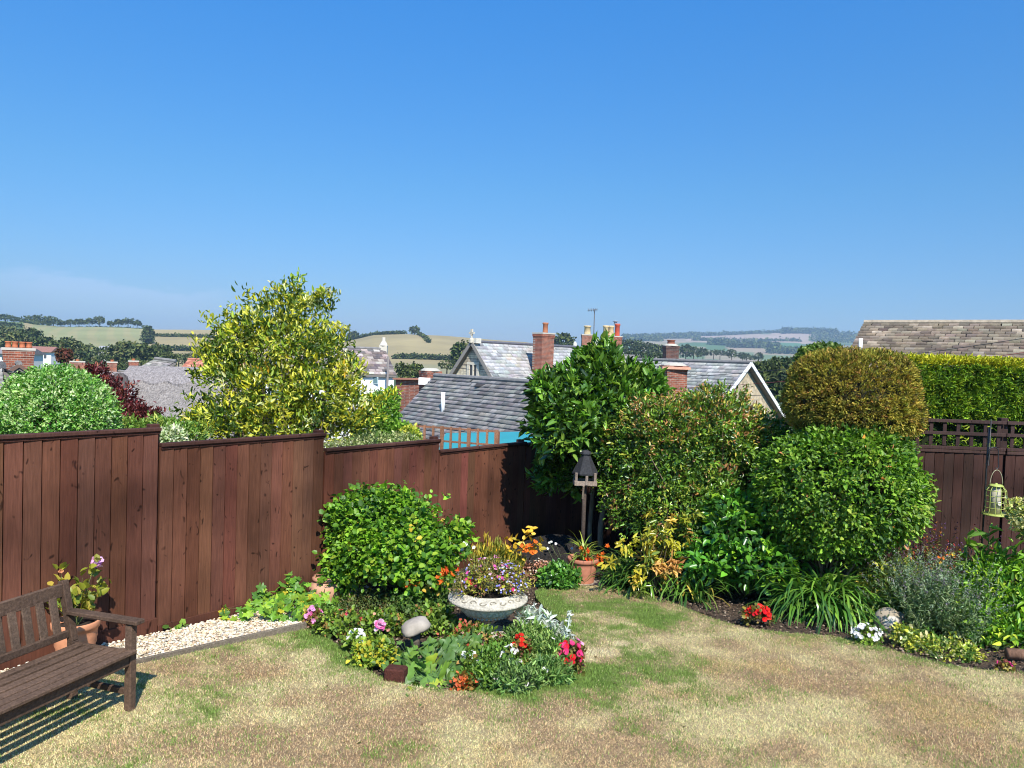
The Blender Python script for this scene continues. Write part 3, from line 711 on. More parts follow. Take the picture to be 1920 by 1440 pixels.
# ------------------------------------------------------------------ pots
def pot(px, py, rt_, h, label, rb=None, soil=True, col=(.50, .215, .12), rings=3, name='flower_pot', mat=MTERRA, zo=0):
    c = gp(px, py, zo); rb = rb or rt_*.72
    t = thing(name, label, 'flower pot', c)
    pr = [(rb*.9, 0), (rb, .005)]
    for k in range(1, 12):
        q = k/12; r_ = rb+(rt_*.93-rb)*q
        if rings and .45 < q < .45+.11*rings and k % 2: r_ += .006
        pr.append((r_, h*.82*q))
    pr += [(rt_*.94, h*.83), (rt_*1.0, h*.84), (rt_*1.03, h*.90), (rt_*1.03, h*.97), (rt_*1.0, h), (rt_*.93, h*.995), (rt_*.9, h*.93), (rt_*.88, h*.86)]
    b = MB(); b.lathe(pr, c, 40, col); b.build('body', mat, t, True)
    if soil:
        b = MB(); b.lathe([(rt_*.89, h*.865), (rt_*.5, h*.90), (.001, h*.89)], c, 24, (.05, .035, .025)); b.build('compost', MSOIL, t, True)
    return t, c, h
# rose pot behind the bench
pc = gp(141, 1247); pcz = float(ground(pc[0], pc[1]))+.02
def pot_at(c, *a, **k):
    global gp
    old = gp; gp = lambda *q, **w: c
    try: return pot(0, 0, *a, **k)
    finally: gp = old
tp, pc, ph_ = pot_at(V3(pc[0], pc[1], pcz), .18, .36, 'orange terracotta pot of yellow-green rose leaves behind the bench', col=(.62, .27, .14))
rng = np.random.default_rng(77)
tr = thing('potted_rose', 'sparse rose with one pink bloom growing in the pot behind the bench', 'rose', pc+[0, 0, .31])
top = pc+[0, 0, .32]
tips = [top+V3(*q) for q in ((-.16, .02, .30), (-.05, -.08, .22), (.08, -.05, .30), (.16, 0, .22), (.02, .05, .38), (.13, .04, .50), (-.16, .05, .42), (-.24, 0, .2), (.2, .06, .34))]
limbs(rng, top-[0, 0, .03], tips, .008, 'stems', tr, (.12, .15, .05), .08)
Q = np.concatenate([top+(tp_-top)*q for tp_ in tips for q in (.45, .6, .75, .9, 1.)][0:0] or [np.array([top+(tp_-top)*q for tp_ in tips for q in (.4, .55, .7, .85, 1.)])])
O = nrm(Q-top+[0, 0, .1])
put('foliage', [sprigs(rng, Q, O, 4, .072, .046, [((.20, .29, .03), 3), ((.12, .22, .03), 2), ((.30, .34, .05), 1)], rad=.03)], MLEAF, tr)
put('bloom', [flowers(rng, np.array([tips[5]+V3(*(rng.normal(0, .018, 3))) for _ in range(9)]), rng.normal(0, .5, (9, 3))+[0, -.5, .6], .032, [((.85, .40, .66), 1), ((.90, .62, .80), 1)], 7)], MPETAL, tr)
put('bud', [flowers(rng, np.array([tips[6]+V3(0, 0, .01)]*3), rng.normal(0, .5, (3, 3))+[0, -.5, .6], .02, [((.75, .33, .16), 1)], 6)], MPETAL, tr)
# lidded terracotta jar near the fence
c = gp(597, 1108); c = fpt(1.75, .28); c[2] = float(ground(c[0], c[1]))+.02
t = thing('terracotta_jar', 'squat salmon terracotta jar with a round lid beside the fence', 'jar', c)
b = MB(); b.lathe([(.11, 0), (.155, .03), (.18, .10), (.185, .15), (.17, .2), (.135, .235), (.13, .25)], c, 32, (.55, .30, .19)); b.build('body', MTERRA, t, True)
b = MB(); b.lathe([(.15, .25), (.155, .262), (.145, .285), (.09, .30), (.03, .305), (.022, .325), (.028, .335), (.001, .34)], c, 32, (.50, .24, .15)); b.build('lid', MTERRA, t, True)
# lily pot
tl, lc, lh = pot(1092, 1093, .195, .33, 'tapered reddish terracotta pot of orange lilies standing at the back of the lawn', col=(.47, .19, .115), rings=3)
b = MB(); s_ = lc+[0, -.04, -.0]
t = thing('stone_slab', 'flat grey stone slab under the terracotta lily pot', 'stone slab', lc); b.box(lc+[.03, -.05, .005], (.42, .36, .04), None, (.42, .36, .29), .01); b.build('slab', MSTONE, t)

# ------------------------------------------------------------------ the urn
uY = 7.35; uc = P(915, 1112, uY); uz = float(ground(uc[0], uY))
uc0 = V3(uc[0], uY, uz); hr = uc[2]-uz; UR = .385
tu = thing('garden_urn', 'large round cast stone urn with a scrolled rim in the middle of the front bed', 'urn', uc0)
b = MB()
def fl_b(i, w): return 1+(.05*abs(math.sin(w*14)) if 1 <= i <= 4 else 0)
# underside bowl with fluting, neck and foot
b.lathe([(.09, hr-.235), (.14, hr-.222), (.19, hr-.195), (.238, hr-.165), (.266, hr-.13), (.276, hr-.095), (.278, hr-.06), (.30, hr-.048)], uc0, 168, (.82, .70, .50), flute=fl_b)  # bowl colour lightened and warmed in place of light bounced off the ground
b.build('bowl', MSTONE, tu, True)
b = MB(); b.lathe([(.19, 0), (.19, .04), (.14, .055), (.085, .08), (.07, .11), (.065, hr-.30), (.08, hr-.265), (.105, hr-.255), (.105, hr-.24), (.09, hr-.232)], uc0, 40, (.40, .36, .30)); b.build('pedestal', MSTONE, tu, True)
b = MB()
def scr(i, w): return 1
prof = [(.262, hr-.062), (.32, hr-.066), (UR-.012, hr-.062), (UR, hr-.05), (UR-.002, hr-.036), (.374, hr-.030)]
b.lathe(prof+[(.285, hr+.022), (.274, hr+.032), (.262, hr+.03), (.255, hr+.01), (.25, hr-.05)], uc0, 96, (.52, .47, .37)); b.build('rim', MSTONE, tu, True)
# raised scrolls on the rim, coloured darker to read as shadowed grooves
b = MB()
for k in range(22):
    w0 = 2*math.pi*k/22; pts = []
    for q in range(15):
        t_ = q/14; th = t_*4.6; rr_ = .034*(1-t_*.75); s = -1 if k % 2 else 1
        lx, ly = rr_*math.cos(th)*1.15+.004, rr_*math.sin(th)*s*.75
        R_0 = .330+ly; pts.append(uc0+V3(R_0*math.cos(w0+lx/.334), R_0*math.sin(w0+lx/.334), hr-.030+(.374-R_0)*.584+.002))
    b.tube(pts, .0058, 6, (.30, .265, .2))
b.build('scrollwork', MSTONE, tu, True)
b = MB()
for k in range(32):
    w0 = 2*math.pi*k/32; b.lathe([(.001, -.014), (.012, -.009), (.017, 0), (.012, .009), (.001, .014)], uc0+V3(.205*math.cos(w0), .205*math.sin(w0), hr-.19), 8, (.56, .52, .43))
b.build('beading', MSTONE, tu, True)
b = MB(); b.lathe([(.252, hr-.01), (.15, hr+.0), (.001, hr+.01)], uc0, 24, (.04, .03, .02)); b.build('compost', MSOIL, tu, True)

# ------------------------------------------------------------------ bird table
bY = 9.85; bt = P(1093, 1000, bY); bg_ = V3(bt[0], bY, float(ground(bt[0], bY))+.22)
def bzp(py): return P(1092, py, bY)[2]
tt = thing('bird_table', 'dark wooden bird table with a hexagonal roof standing in the shady corner', 'bird table', bg_)
rw = .152; z_e, z_t, zc_ = bzp(886), bzp(850), bzp(905)
b = MB(); prof = [(rw+.012, z_e-bg_[2]-.018), (rw+.015, z_e-bg_[2]), (.055, z_t-bg_[2]-.02), (.05, z_t-bg_[2])]
b.lathe(prof, bg_, 6, (.055, .055, .06)); b.build('roof', MWOOD, tt)
b = MB(); b.lathe([(.075, z_t-bg_[2]-.005), (.07, z_t-bg_[2]+.02), (.001, z_t-bg_[2]+.055)], bg_, 6, (.07, .07, .08)); b.build('roof_cap', MWOOD, tt)
b = MB(); b.box(V3(bg_[0], bg_[1], zc_-.01), (.27, .24, .022), None, (.30, .22, .17))
for sx, sy, w_, h_ in ((0, -.125, .285, .012), (0, .125, .285, .012), (-.14, 0, .012, .24), (.14, 0, .012, .24)): b.box(V3(bg_[0]+sx, bg_[1]+sy, zc_+.008), (w_, h_, .06), None, (.34, .26, .20), .003)
b.build('tray', MWOOD, tt)
for sx in (-.12, .12):
    for sy in (-.10, .10):
        b = MB(); b.box(V3(bg_[0]+sx, bg_[1]+sy, (zc_+z_e)/2), (.032, .028, z_e-zc_+.02), None, (.30, .23, .18), .003); b.build('post', MWOOD, tt)
b = MB(); b.box(V3(bg_[0]+.01, bg_[1]-.13, (zc_+z_e)/2), (.034, .02, z_e-zc_+.02), None, (.32, .25, .2), .003); b.build('post', MWOOD, tt)
b = MB(); b.tube([bg_-[0, 0, .1], V3(bg_[0], bg_[1], zc_-.02)], .027, 12, (.075, .055, .045)); b.build('pole', MWOOD, tt, True)
b = MB(); b.box(V3(bg_[0]-.03, bg_[1]-.13, zc_-.10), (.022, .022, .19), np.array([[1, 0, 0], [0, .9, .44], [0, -.44, .9]]), (.36, .27, .20)); b.build('brace', MWOOD, tt)

# ------------------------------------------------------------------ feeder on a crook
hY = 8.45
pb = P(1836, 1100, hY); pb[2] = float(ground(pb[0], hY))
th_ = thing('shepherds_crook', 'thin black metal crook pole standing in front of the trellis fence', 'pole', pb)
ztp = P(1836, 800, hY)[2]
b = MB(); b.tube([pb-[0, 0, .1], V3(pb[0]+.01, pb[1], ztp-.4), V3(pb[0]+.015, pb[1], ztp)], .010, 8, (.018, .018, .02)); b.build('pole', MMETAL, th_, True)
zh = P(1845, 845, hY)[2]; hx = pb[0]+.10; pts = [V3(pb[0]+.012, hY-.02, zh-.10)]
for k in range(13):
    w = math.pi-k/12*math.pi*1.0; pts.append(V3(pb[0]+.062+.05*math.cos(w), hY-.03, zh+.045*math.sin(w)))
pts += [V3(pb[0]+.115, hY-.03, zh-.08), V3(pb[0]+.125, hY-.03, zh-.17), V3(pb[0]+.108, hY-.03, zh-.195), V3(pb[0]+.09, hY-.03, zh-.18)]
b = MB(); b.tube(pts, .0055, 8, (.02, .02, .022)); b.build('hook', MMETAL, th_, True)
b = MB(); b.tube([V3(pb[0]-.02, hY-.02, zh-.14), V3(pb[0]+.015, hY-.03, zh-.16), V3(pb[0]+.02, hY-.02, zh+.35)], .006, 6, (.02, .02, .022)); b.build('bracket', MMETAL, th_, True)
fc_ = V3(pb[0]+.108, hY-.03, zh-.20)
tf = thing('bird_feeder', 'pale green wire cage seed feeder hanging from the black crook', 'bird feeder', fc_)
FCc = (.40, .45, .10)
Ct = fc_-[0, 0, .17]
b = MB(); pts = [Ct+V3(.07*math.cos(w), 0, .0)+V3(0, 0, .165*math.sin(w)) for w in np.linspace(0, math.pi, 17)]
b.tube(pts, .004, 6, (.36, .33, .2)); b.build('handle', MMETAL, tf, True)
b = MB(); b.lathe([(.001, .022), (.012, .02), (.012, .008), (.055, .006), (.072, -.006), (.075, -.014), (.001, -.016)], Ct, 24, FCc); b.build('lid', MMETAL, tf, True)
b = MB()
prf = [(.065, -.012), (.100, -.055), (.104, -.10), (.104, -.26), (.118, -.30), (.122, -.32)]
for k in range(12):
    w = 2*math.pi*k/12; b.tube([Ct+V3(r*math.cos(w), r*math.sin(w), z) for r, z in prf], .0032, 5, FCc)
for r, z in ((.101, -.06), (.104, -.12), (.104, -.185), (.105, -.25), (.122, -.32)):
    b.tube([Ct+V3(r*math.cos(w), r*math.sin(w), z) for w in np.linspace(0, 2*math.pi, 25)], .0032, 5, FCc)
b.build('cage', MMETAL, tf, True)
b = MB(); b.lathe([(.125, -.333), (.125, -.32), (.001, -.318)], Ct, 24, FCc); b.build('tray', MMETAL, tf, True)
b = MB(); b.lathe([(.001, -.325), (.05, -.325), (.05, -.02), (.001, -.02)], Ct, 20, (.42, .38, .28)); b.build('tube', MPLAIN, tf, True)
b = MB(); b.lathe([(.001, 0), (.022, .001), (.022, .012), (.008, .014), (.008, .002), (.001, .002)], Ct+V3(.01, -.052, -.20), 14, (.7, .66, .6), ax=np.array([[1, 0, 0], [0, 0, 1], [0, -1, 0]])); b.build('port', MPLAIN, tf, True)

# ------------------------------------------------------------------ ornaments
oc = gp(1663, 1186); t = thing('stone_ornament', 'round weathered stone face ornament beside the white flowers', 'ornament', oc)
b = MB(); n1, n2 = 28, 20; V = []; Cc = []
ctr = oc+[0, 0, .13]
for j in range(n2+1):
    for i in range(n1):
        th, ph = 2*math.pi*i/n1, math.pi*j/n2; x_, y_, z_ = math.sin(ph)*math.cos(th), math.sin(ph)*math.sin(th), math.cos(ph)
        r_ = 1.; front = max(0, -y_)
        q = math.hypot(x_*1.05, z_+.12); c_ = np.array([.34, .28, .2])
        if front > .2:
            if q < .62: r_ -= .03; c_ = np.array([.66, .60, .52])
            r_ += .14*math.exp(-(x_/.10)**2-((z_+.12)/.17)**2)
            for sx in (-.24, .24): r_ -= .12*math.exp(-((x_-sx)/.12)**2-((z_-.1)/.09)**2)
            r_ -= .10*math.exp(-(x_/.22)**2-((z_+.42)/.06)**2)
        V.append(ctr+np.array([x_*.135, y_*.10, z_*.125])*r_); Cc.append(c_)
Fc = [(j*n1+i, j*n1+(i+1) % n1, (j+1)*n1+(i+1) % n1, (j+1)*n1+i) for j in range(n2) for i in range(n1)]
mesh('face', V, Fc, MTERRA, t, np.array(Cc), True)
b = MB(); b.lathe([(.07, -.02), (.06, .03)], oc, 16, (.2, .17, .13)); b.build('base', MSTONE, t, True)
b = MB(); b.lathe([(.001, -.06), (.05, -.045), (.07, 0), (.05, .045), (.001, .06)], ctr+V3(.13, .03, .02), 14, (.26, .22, .17)); b.build('hood', MSTONE, t, True)

mc = gp(778, 1222); t = thing('stone_toadstool', 'weathered grey stone toadstool leaning among the bedding plants', 'ornament', mc)
hz = P(778, 1174, mc[1])[2]-mc[2]
b = MB(); b.lathe([(.045, 0), (.04, hz-.03)], mc, 14, (.12, .10, .08)); b.build('stem', MSTONE, t, True)
axm = np.array([[.93, .1, .34], [-.1, .99, -.06], [-.35, .02, .93]])
b = MB(); b.lathe([(.001, -.05), (.07, -.055), (.115, -.05), (.132, -.03), (.13, .0), (.112, .04), (.075, .062), (.001, .07)], mc+[0, 0, hz], 24, (.40, .345, .28), ax=axm, flute=lambda i, w: 1+.08*math.sin(w*3+i)+.05*math.sin(w*5)+.03*math.sin(w*9+i*2)); b.build('cap', MTERRA, t, True)
bc = gp(740, 1283); t = thing('clay_block', 'rough dark red clay block half buried at the front edge of the bed', 'brick', bc)
b = MB(); b.box(bc+[0, .05, .05], (.17, .12, .14), np.array([[.97, -.22, .03], [.22, .97, 0], [0, 0, 1]]), (.085, .03, .022), .012); b.build('block', MSTONE, t)
lg = gp(1912, 1240); t = thing('timber_log', 'short reddish timber log lying on the soil at the right edge', 'log', lg)
b = MB(); b.tube([lg+[-.1, .03, .06], lg+[.35, -.02, .055]], .05, 12, (.22, .12, .075)); b.build('wood', MBARK, t, True)
# ------------------------------------------------------------------ shrubs and trees of the garden
def plant(name, label, cat, c, group=None): return thing(name, label, cat, c, group)
def EL(px, py, Y, rx, rz, ry=None):                         # ellipsoid centred on a pixel at depth Y, radii in metres
    c = P(px, py, Y); return (c[0], c[1], c[2], rx, ry or rx, rz)
def shrub(name, label, cat, ells, nc, k, L, W, cols, seed, depth=.4, amp=.14, mat=None, trunk=None, out=.8, spread=.6, upw=.25, rad=.03, base=None, tips=26, tr=.02, fr=3., tcol=(.13, .10, .07), tmpl=OVAL, low=-.85, nup=.6, var=.18, extra=None, bend=.15, keep=.82):
    rng = np.random.default_rng(seed)
    E = np.array(ells); 
    if base is None: m = E[:, :3].mean(0); base = V3(m[0], m[1], float(ground(m[0], m[1])))
    t = plant(name, label, cat, base)
    Q, O = crown(rng, ells, nc, depth, amp, seed, fr, low, keep)
    parts = [sprigs(rng, Q, O, k, L, W, cols, out, spread, upw, rad, tmpl, var, nup)]
    if extra: parts += extra(rng, Q, O)
    put('foliage', parts, mat or MLEAF, t)
    Qi, _ = crown(rng, ells, tips, .75, 0, seed, fr, low)
    starts = trunk if trunk is not None else [base]
    b = MB()
    for i, tp_ in enumerate(Qi):
        s_ = np.asarray(starts[i % len(starts)], float); mid = s_*.5+tp_*.5+rng.normal(0, bend, 3)*.5*np.linalg.norm(tp_-s_)*.5
        b.tube([s_, s_*.55+mid*.45, mid, mid*.4+tp_*.6+rng.normal(0, .03, 3), tp_], [tr, tr*.8, tr*.55, tr*.35, tr*.15], 6, np.array(tcol)*rng.uniform(.7, 1.3))
    b.build('branches', MBARK, t, True)
    return t, Q, O, rng
GA = [((.085, .235, .022), 5), ((.13, .31, .03), 3), ((.05, .15, .02), 3), ((.19, .33, .035), 1)]
# rose bush by the fence, left of the urn
t_rb, Q, O, rng = shrub('rose_bush', 'loose bright green leafy bush in front of the fence, left of the urn', 'bush',
    [EL(700, 978, 8.55, .30, .30), EL(770, 992, 8.4, .33, .24), EL(662, 1020, 8.5, .25, .29), EL(822, 1024, 8.3, .27, .18), EL(720, 1040, 8.2, .38, .26), EL(698, 942, 8.7, .16, .14), EL(755, 950, 8.6, .2, .13), EL(648, 1070, 8.4, .22, .2), EL(790, 1060, 8.2, .34, .22), EL(862, 995, 8.3, .10, .10), EL(640, 965, 8.6, .13, .12)],
    2100, 8, .056, .044, [((.10, .29, .018), 4), ((.16, .40, .025), 3), ((.05, .16, .018), 3), ((.24, .46, .04), 1), ((.50, .48, .05), .12)], 41, .55, .46, out=.5, spread=.75, upw=.1, rad=.05, tips=40, tr=.014, fr=4.5, base=gp(745, 1125), nup=1.0)
# evergreen tree in the corner
tY = 10.85; tbase = P(1128, 1000, tY); tbase[2] = float(ground(tbase[0], tY)); tb2 = V3(tbase[0]-.14, tY+.1, tbase[2])
tT = [V3(tbase[0]-.02, tY, 1.35), V3(tb2[0]+.03, tb2[1], 1.3)]
def exlaurel(rng, Q, O): return []
t_lt, Q, O, rng = shrub('laurel_tree', 'tall dark glossy evergreen tree on bare trunks behind the bird table', 'tree',
    [EL(1110, 770, 10.6, .76, .60), EL(1180, 755, 10.6, .44, .44), EL(1060, 790, 10.3, .48, .60), EL(1120, 705, 10.6, .40, .40), EL(1050, 885, 10.75, .36, .34, .28), EL(1025, 740, 10.3, .21, .25), EL(1125, 850, 10.95, .52, .48, .3), EL(1205, 720, 10.6, .24, .27), EL(1128, 660, 10.6, .16, .16)],
    1500, 9, .125, .046, [((.075, .20, .02), 4), ((.12, .30, .03), 3), ((.035, .10, .016), 3.5), ((.20, .38, .05), 1.2)], 42, .5, .16, MGLOSS, trunk=tT, out=.7, spread=.55, upw=.45, rad=.03, tips=36, tr=.028, fr=4.2, base=tbase, nup=.7)
b = MB()
b.tube([tbase-[0, 0, .1], V3(tbase[0]-.02, tY, .3), V3(tbase[0]+.03, tY, .8), tT[0]], [.045, .04, .036, .03], 10, (.26, .23, .17))
b.tube([tb2-[0, 0, .1], V3(tb2[0]-.02, tb2[1], .3), V3(tb2[0], tb2[1], .8), tT[1]], [.036, .032, .03, .025], 10, (.22, .20, .15)); b.build('trunk', MBARK, t_lt, True)
# big brownish-green bush
def exbrown(rng, Q, O):
    m = rng.random(len(Q)) < np.clip((Q[:, 2]-1.45)*.8, .04, .5)
    q = Q[m]+O[m]*.03
    return [sprigs(rng, q, O[m], 5, .05, .017, [((.40, .24, .065), 3), ((.52, .38, .12), 2.5), ((.28, .14, .05), 1.5), ((.46, .46, .07), 2)], .8, .6, .3, .03)]
shrub('mixed_green_bush', 'wide dark green bush with coppery tips behind the bright rounded shrub', 'bush',
    [EL(1255, 850, 9.9, .72, .68), EL(1330, 800, 9.9, .62, .5), EL(1230, 795, 9.8, .48, .34), EL(1400, 830, 10.0, .55, .40), EL(1290, 940, 9.7, .75, .55), EL(1195, 920, 9.9, .45, .55), EL(1440, 850, 10.0, .38, .38), EL(1180, 840, 9.9, .34, .34)],
    5200, 9, .050, .021, [((.10, .24, .022), 5), ((.17, .34, .03), 3), ((.045, .12, .018), 4), ((.30, .40, .05), 1.3), ((.24, .14, .05), .5)], 43, .5, .24, MGLOSS, out=.8, spread=.6, upw=.3, rad=.035, tips=60, tr=.018, fr=5, base=gp(1290, 1095), extra=exbrown, tcol=(.20, .14, .09))
# bright rounded shrub
shrub('rounded_shrub', 'dense bright green dome shaped shrub on dark stems at the right of the lawn', 'shrub',
    [EL(1575, 920, 8.75, .90, .72, .8), EL(1600, 850, 8.75, .62, .32, .6), EL(1560, 975, 8.7, .62, .42, .62), EL(1655, 935, 8.75, .44, .44), EL(1490, 905, 8.8, .40, .48)],
    4800, 10, .048, .026, [((.10, .27, .02), 5), ((.155, .37, .03), 4), ((.045, .14, .018), 3.5), ((.26, .46, .06), .8)], 44, .28, .05, out=.7, spread=.55, upw=.0, rad=.035, tips=46, tr=.02, fr=3, base=gp(1545, 1138), nup=.8, low=-.95, bend=.1, extra=lambda rng, Q, O: [sprigs(rng, Q[::55], O[::55], 3, .05, .03, [((.62, .33, .05), 1), ((.5, .28, .12), 1)], .8, .5, .3)])
# clipped conifer ball
t, Q, O, rng = shrub('clipped_conifer', 'smooth clipped golden-brown conifer dome rising over the back fence', 'topiary',
    [EL(1597, 742, 9.1, .74, .55, .7), EL(1605, 775, 9.1, .745, .42, .7), EL(1562, 708, 9.1, .47, .32, .55), EL(1638, 708, 9.1, .45, .32, .55), EL(1650, 765, 9.1, .43, .42, .5), EL(1530, 755, 9.1, .36, .38, .5)],
    9500, 7, .032, .010, [((.38, .31, .05), 5), ((.50, .42, .075), 3), ((.22, .24, .035), 3), ((.48, .27, .08), 1), ((.08, .07, .02), 2)], 45, .14, .012, MDRY, out=1, spread=.45, upw=.25, rad=.014, tips=20, tr=.03, base=V3(P(1600, 800, 9.0)[0], 9.0, -.1), low=-1, keep=.9)
b = MB(); q = V3(P(1600, 800, 9.0)[0], 9.05, -.15); b.tube([q, q+[0, 0, 1], q+[0, 0, 2.]], [.07, .06, .03], 8, (.12, .09, .06)); b.build('trunk', MBARK, t, True)
E = EL(1600, 755, 9.1, .56, .44, .5); b = MB(); b.lathe([(E[3]*math.sin(a), -E[5]*math.cos(a)) for a in np.linspace(.02, 3.12, 14)], V3(*E[:3]), 20, (.03, .03, .012)); b.build('shade_core', MDRY, t, True)  # near-black core, its colour standing in for shade between the sprays
# camellia, pieris
shrub('camellia_bush', 'glossy broad leaved camellia bush, partly shaded, left of the rounded shrub', 'bush',
    [EL(1385, 1010, 9.0, .50, .40), EL(1330, 1050, 8.95, .36, .28), EL(1430, 1060, 8.8, .42, .32), EL(1370, 965, 9.0, .30, .22), EL(1460, 990, 9.0, .35, .45)],
    760, 7, .085, .048, [((.07, .24, .02), 4), ((.12, .36, .03), 3), ((.035, .12, .02), 2.5), ((.22, .46, .03), 1.2)], 46, .5, .15, MGLOSS, out=.7, spread=.6, upw=.05, rad=.04, tips=22, tr=.014, base=gp(1400, 1120), nup=.9)
def whorls(name, label, pts, seed, cols, base, L=.085):
    rng = np.random.default_rng(seed); t = plant(name, label, 'shrub', base)
    Q = np.array([P(a, b_, Y) for a, b_, Y in pts]); O = nrm(rng.normal(0, .3, (len(Q), 3))+[0, -.6, .6])
    put('foliage', [sprigs(rng, Q, O, 15, L, L*.32, cols, .35, .8, -.15, .025)], MGLOSS, t)
    limbs(rng, base, Q[::4], .008, 'stems', t, (.14, .10, .07)); return t
rng = np.random.default_rng(3)
pts = [(1235+rng.normal(0, 34), 1030+rng.normal(0, 26), 9.0+rng.normal(0, .1)) for _ in range(60)]+[(1195+rng.normal(0, 12), 1085+rng.normal(0, 10), 8.75) for _ in range(5)]+[(1232+rng.normal(0, 20), 975+rng.normal(0, 9), 9.3) for _ in range(6)]
whorls('pieris_shrub', 'yellow and green shrub with drooping leaf whorls at the foot of the big bush', [p for p in pts if not (1245 < p[0] < 1300 and 1040 < p[1] < 1080)], 5, [((.38, .40, .035), 4), ((.25, .32, .03), 3), ((.14, .24, .03), 3), ((.50, .42, .08), 1)], gp(1225, 1118))
pts = [(1265+rng.normal(0, 17), 1062+rng.normal(0, 9), 8.85) for _ in range(11)]
whorls('bronze_pieris', 'orange-bronze leafed pieris sprig among the green leaves below the big bush', pts, 6, [((.50, .30, .09), 3), ((.42, .20, .06), 2), ((.55, .42, .12), 2)], gp(1262, 1125))
# strap leaved clumps
SC = [((.08, .22, .03), 4), ((.13, .30, .04), 3), ((.05, .14, .025), 3), ((.22, .36, .06), 1)]
def strapclump(label, bx, n, L, seed, spread=1., droop=1.5, W=.022, cols=SC, name='strap_leaved_clump', cat='lily clump'):
    rng = np.random.default_rng(seed); base = [gp(*q) for q in bx]; t = plant(name, label, cat, base[0])
    B_ = np.concatenate([q+rng.normal(0, .05, (6, 3))*[1, 1, 0] for q in base])
    put('leaves', [straps(rng, B_, n, L, W, cols, spread, droop)], MGLOSS, t); return t
strapclump('clump of long arching strap leaves beside the lily pot', [(1185, 1100), (1170, 1102), (1205, 1106)], 300, .62, 1, 1.1, 1.7, .03)
strapclump('clump of strap leaves with some yellowing blades spilling on the lawn below the camellia', [(1250, 1105), (1285, 1118), (1310, 1128), (1220, 1108)], 260, .60, 2, 1.15, 1.8, .03, cols=SC+[((.42, .42, .07), .8)])
strapclump('large clump of drooping strap leaves under the rounded shrub', [(1545, 1145), (1500, 1150), (1595, 1150), (1560, 1155)], 520, .84, 3, 1.2, 1.9, .038, cols=[((.09, .25, .03), 4), ((.16, .36, .04), 3), ((.05, .15, .025), 3), ((.26, .46, .08), .8)])
strapclump('pale green strap leaves right of the rounded shrub, behind the stone face', [(1655, 1160), (1680, 1155), (1635, 1160)], 150, .55, 4, 1.0, 1.6, .026, cols=[((.20, .34, .06), 2), ((.13, .26, .04), 2), ((.34, .42, .12), 1)])
# right border plants
def mass(name, label, cat, cpx, ells, nc, k, L, W, cols, seed, mat=None, **kw):
    kw.setdefault('tips', 14); kw.setdefault('tr', .006); kw.setdefault('tcol', (.10, .14, .05))
    return shrub(name, label, cat, ells, nc, k, L, W, cols, seed, mat=mat, base=gp(*cpx), **kw)
mass('leafy_perennial', 'tall leafy bright green perennial at the right edge in front of the fence', 'perennial', (1870, 1218),
     [EL(1860, 1140, 7.9, .34, .30), EL(1900, 1110, 7.9, .40, .36), EL(1830, 1160, 7.7, .26, .26), EL(1940, 1150, 7.7, .4, .4), EL(1880, 1190, 7.5, .34, .16), EL(2040, 1150, 7.7, .42, .36)],
     900, 8, .09, .028, [((.13, .36, .025), 4), ((.22, .50, .035), 3), ((.06, .2, .02), 2), ((.34, .58, .05), 1)], 51, out=.5, spread=.7, upw=.35, rad=.05)
rng = np.random.default_rng(9)
t = plant('tall_leafy_stems', 'two upright stems with long green leaves in front of the hanging feeder', 'perennial', gp(1850, 1195))
parts = []; b = MB()
for (px_, py_, Y_) in ((1855, 990, 8.1), (1815, 1005, 8.1), (1878, 1035, 8.0), (1840, 1060, 8.0)):
    tp_ = P(px_, py_, Y_); bs = V3(tp_[0]+rng.normal(0, .05), tp_[1], float(ground(tp_[0], tp_[1]))); b.tube([bs, bs*.5+tp_*.5+rng.normal(0, .015, 3), tp_], [.007, .006, .004], 6, (.12, .2, .05))
    Q = np.array([bs+(tp_-bs)*q for q in np.linspace(.3, 1, 12)]); parts.append(sprigs(rng, Q, nrm(rng.normal(0, 1, (12, 3))*[1, 1, .1]+[0, 0, .2]), 3, .13, .033, [((.10, .27, .03), 3), ((.17, .38, .05), 2)], .8, .6, .15, .01))
put('foliage', parts, MLEAF, t); b.build('stems', MSTEM, t, True)
# lavender
t = plant('lavender_bush', 'grey-green spiky lavender with faded purple tips behind the yellow edging plant', 'lavender', gp(1765, 1205)); rng = np.random.default_rng(61)
def spikes(rng, cpts, n, L, cols, tipcols, lw=.008):
    B_ = np.array(cpts)[rng.integers(0, len(cpts), n)]+rng.normal(0, .07, (n, 3))*[1, 1, 0]
    D = nrm(rng.normal(0, .42, (n, 3))*[1, 1, 0]+[0, 0, 1]); Ls = L*(1+rng.normal(0, .18, n)).clip(.5, 1.4)
    ks = 14; q = np.linspace(.15, .95, ks); Q = (B_[:, None]+D[:, None]*(Ls[:, None]*q)[..., None]).reshape(-1, 3); O = np.repeat(D, ks, 0)
    a = sprigs(rng, Q, O, 2, .045, lw, cols, .5, .7, .1, .006)
    Tq = (B_[:, None]+D[:, None]*(Ls[:, None]*np.linspace(.95, 1.1, 4))[..., None]).reshape(-1, 3)
    c = sprigs(rng, Tq, np.repeat(D, 4, 0), 4, .018, .009, tipcols, .6, .8, .1, .004); return a, c
cp_ = [gp(*q) for q in ((1725, 1195), (1750, 1190), (1780, 1195), (1800, 1205), (1740, 1175), (1770, 1165), (1715, 1180))]
a_, c_ = spikes(rng, cp_, 360, .60, [((.13, .27, .10), 4), ((.21, .36, .17), 3), ((.07, .17, .06), 3)], [((.26, .23, .24), 2), ((.26, .34, .20), 4)])
put('foliage', [a_], MLEAF, t); put('flower_spikes', [c_], MPETAL, t)
t = plant('purple_salvia', 'thin purple and red flowering stems rising against the fence left of the tall stems', 'salvia', gp(1740, 1140))
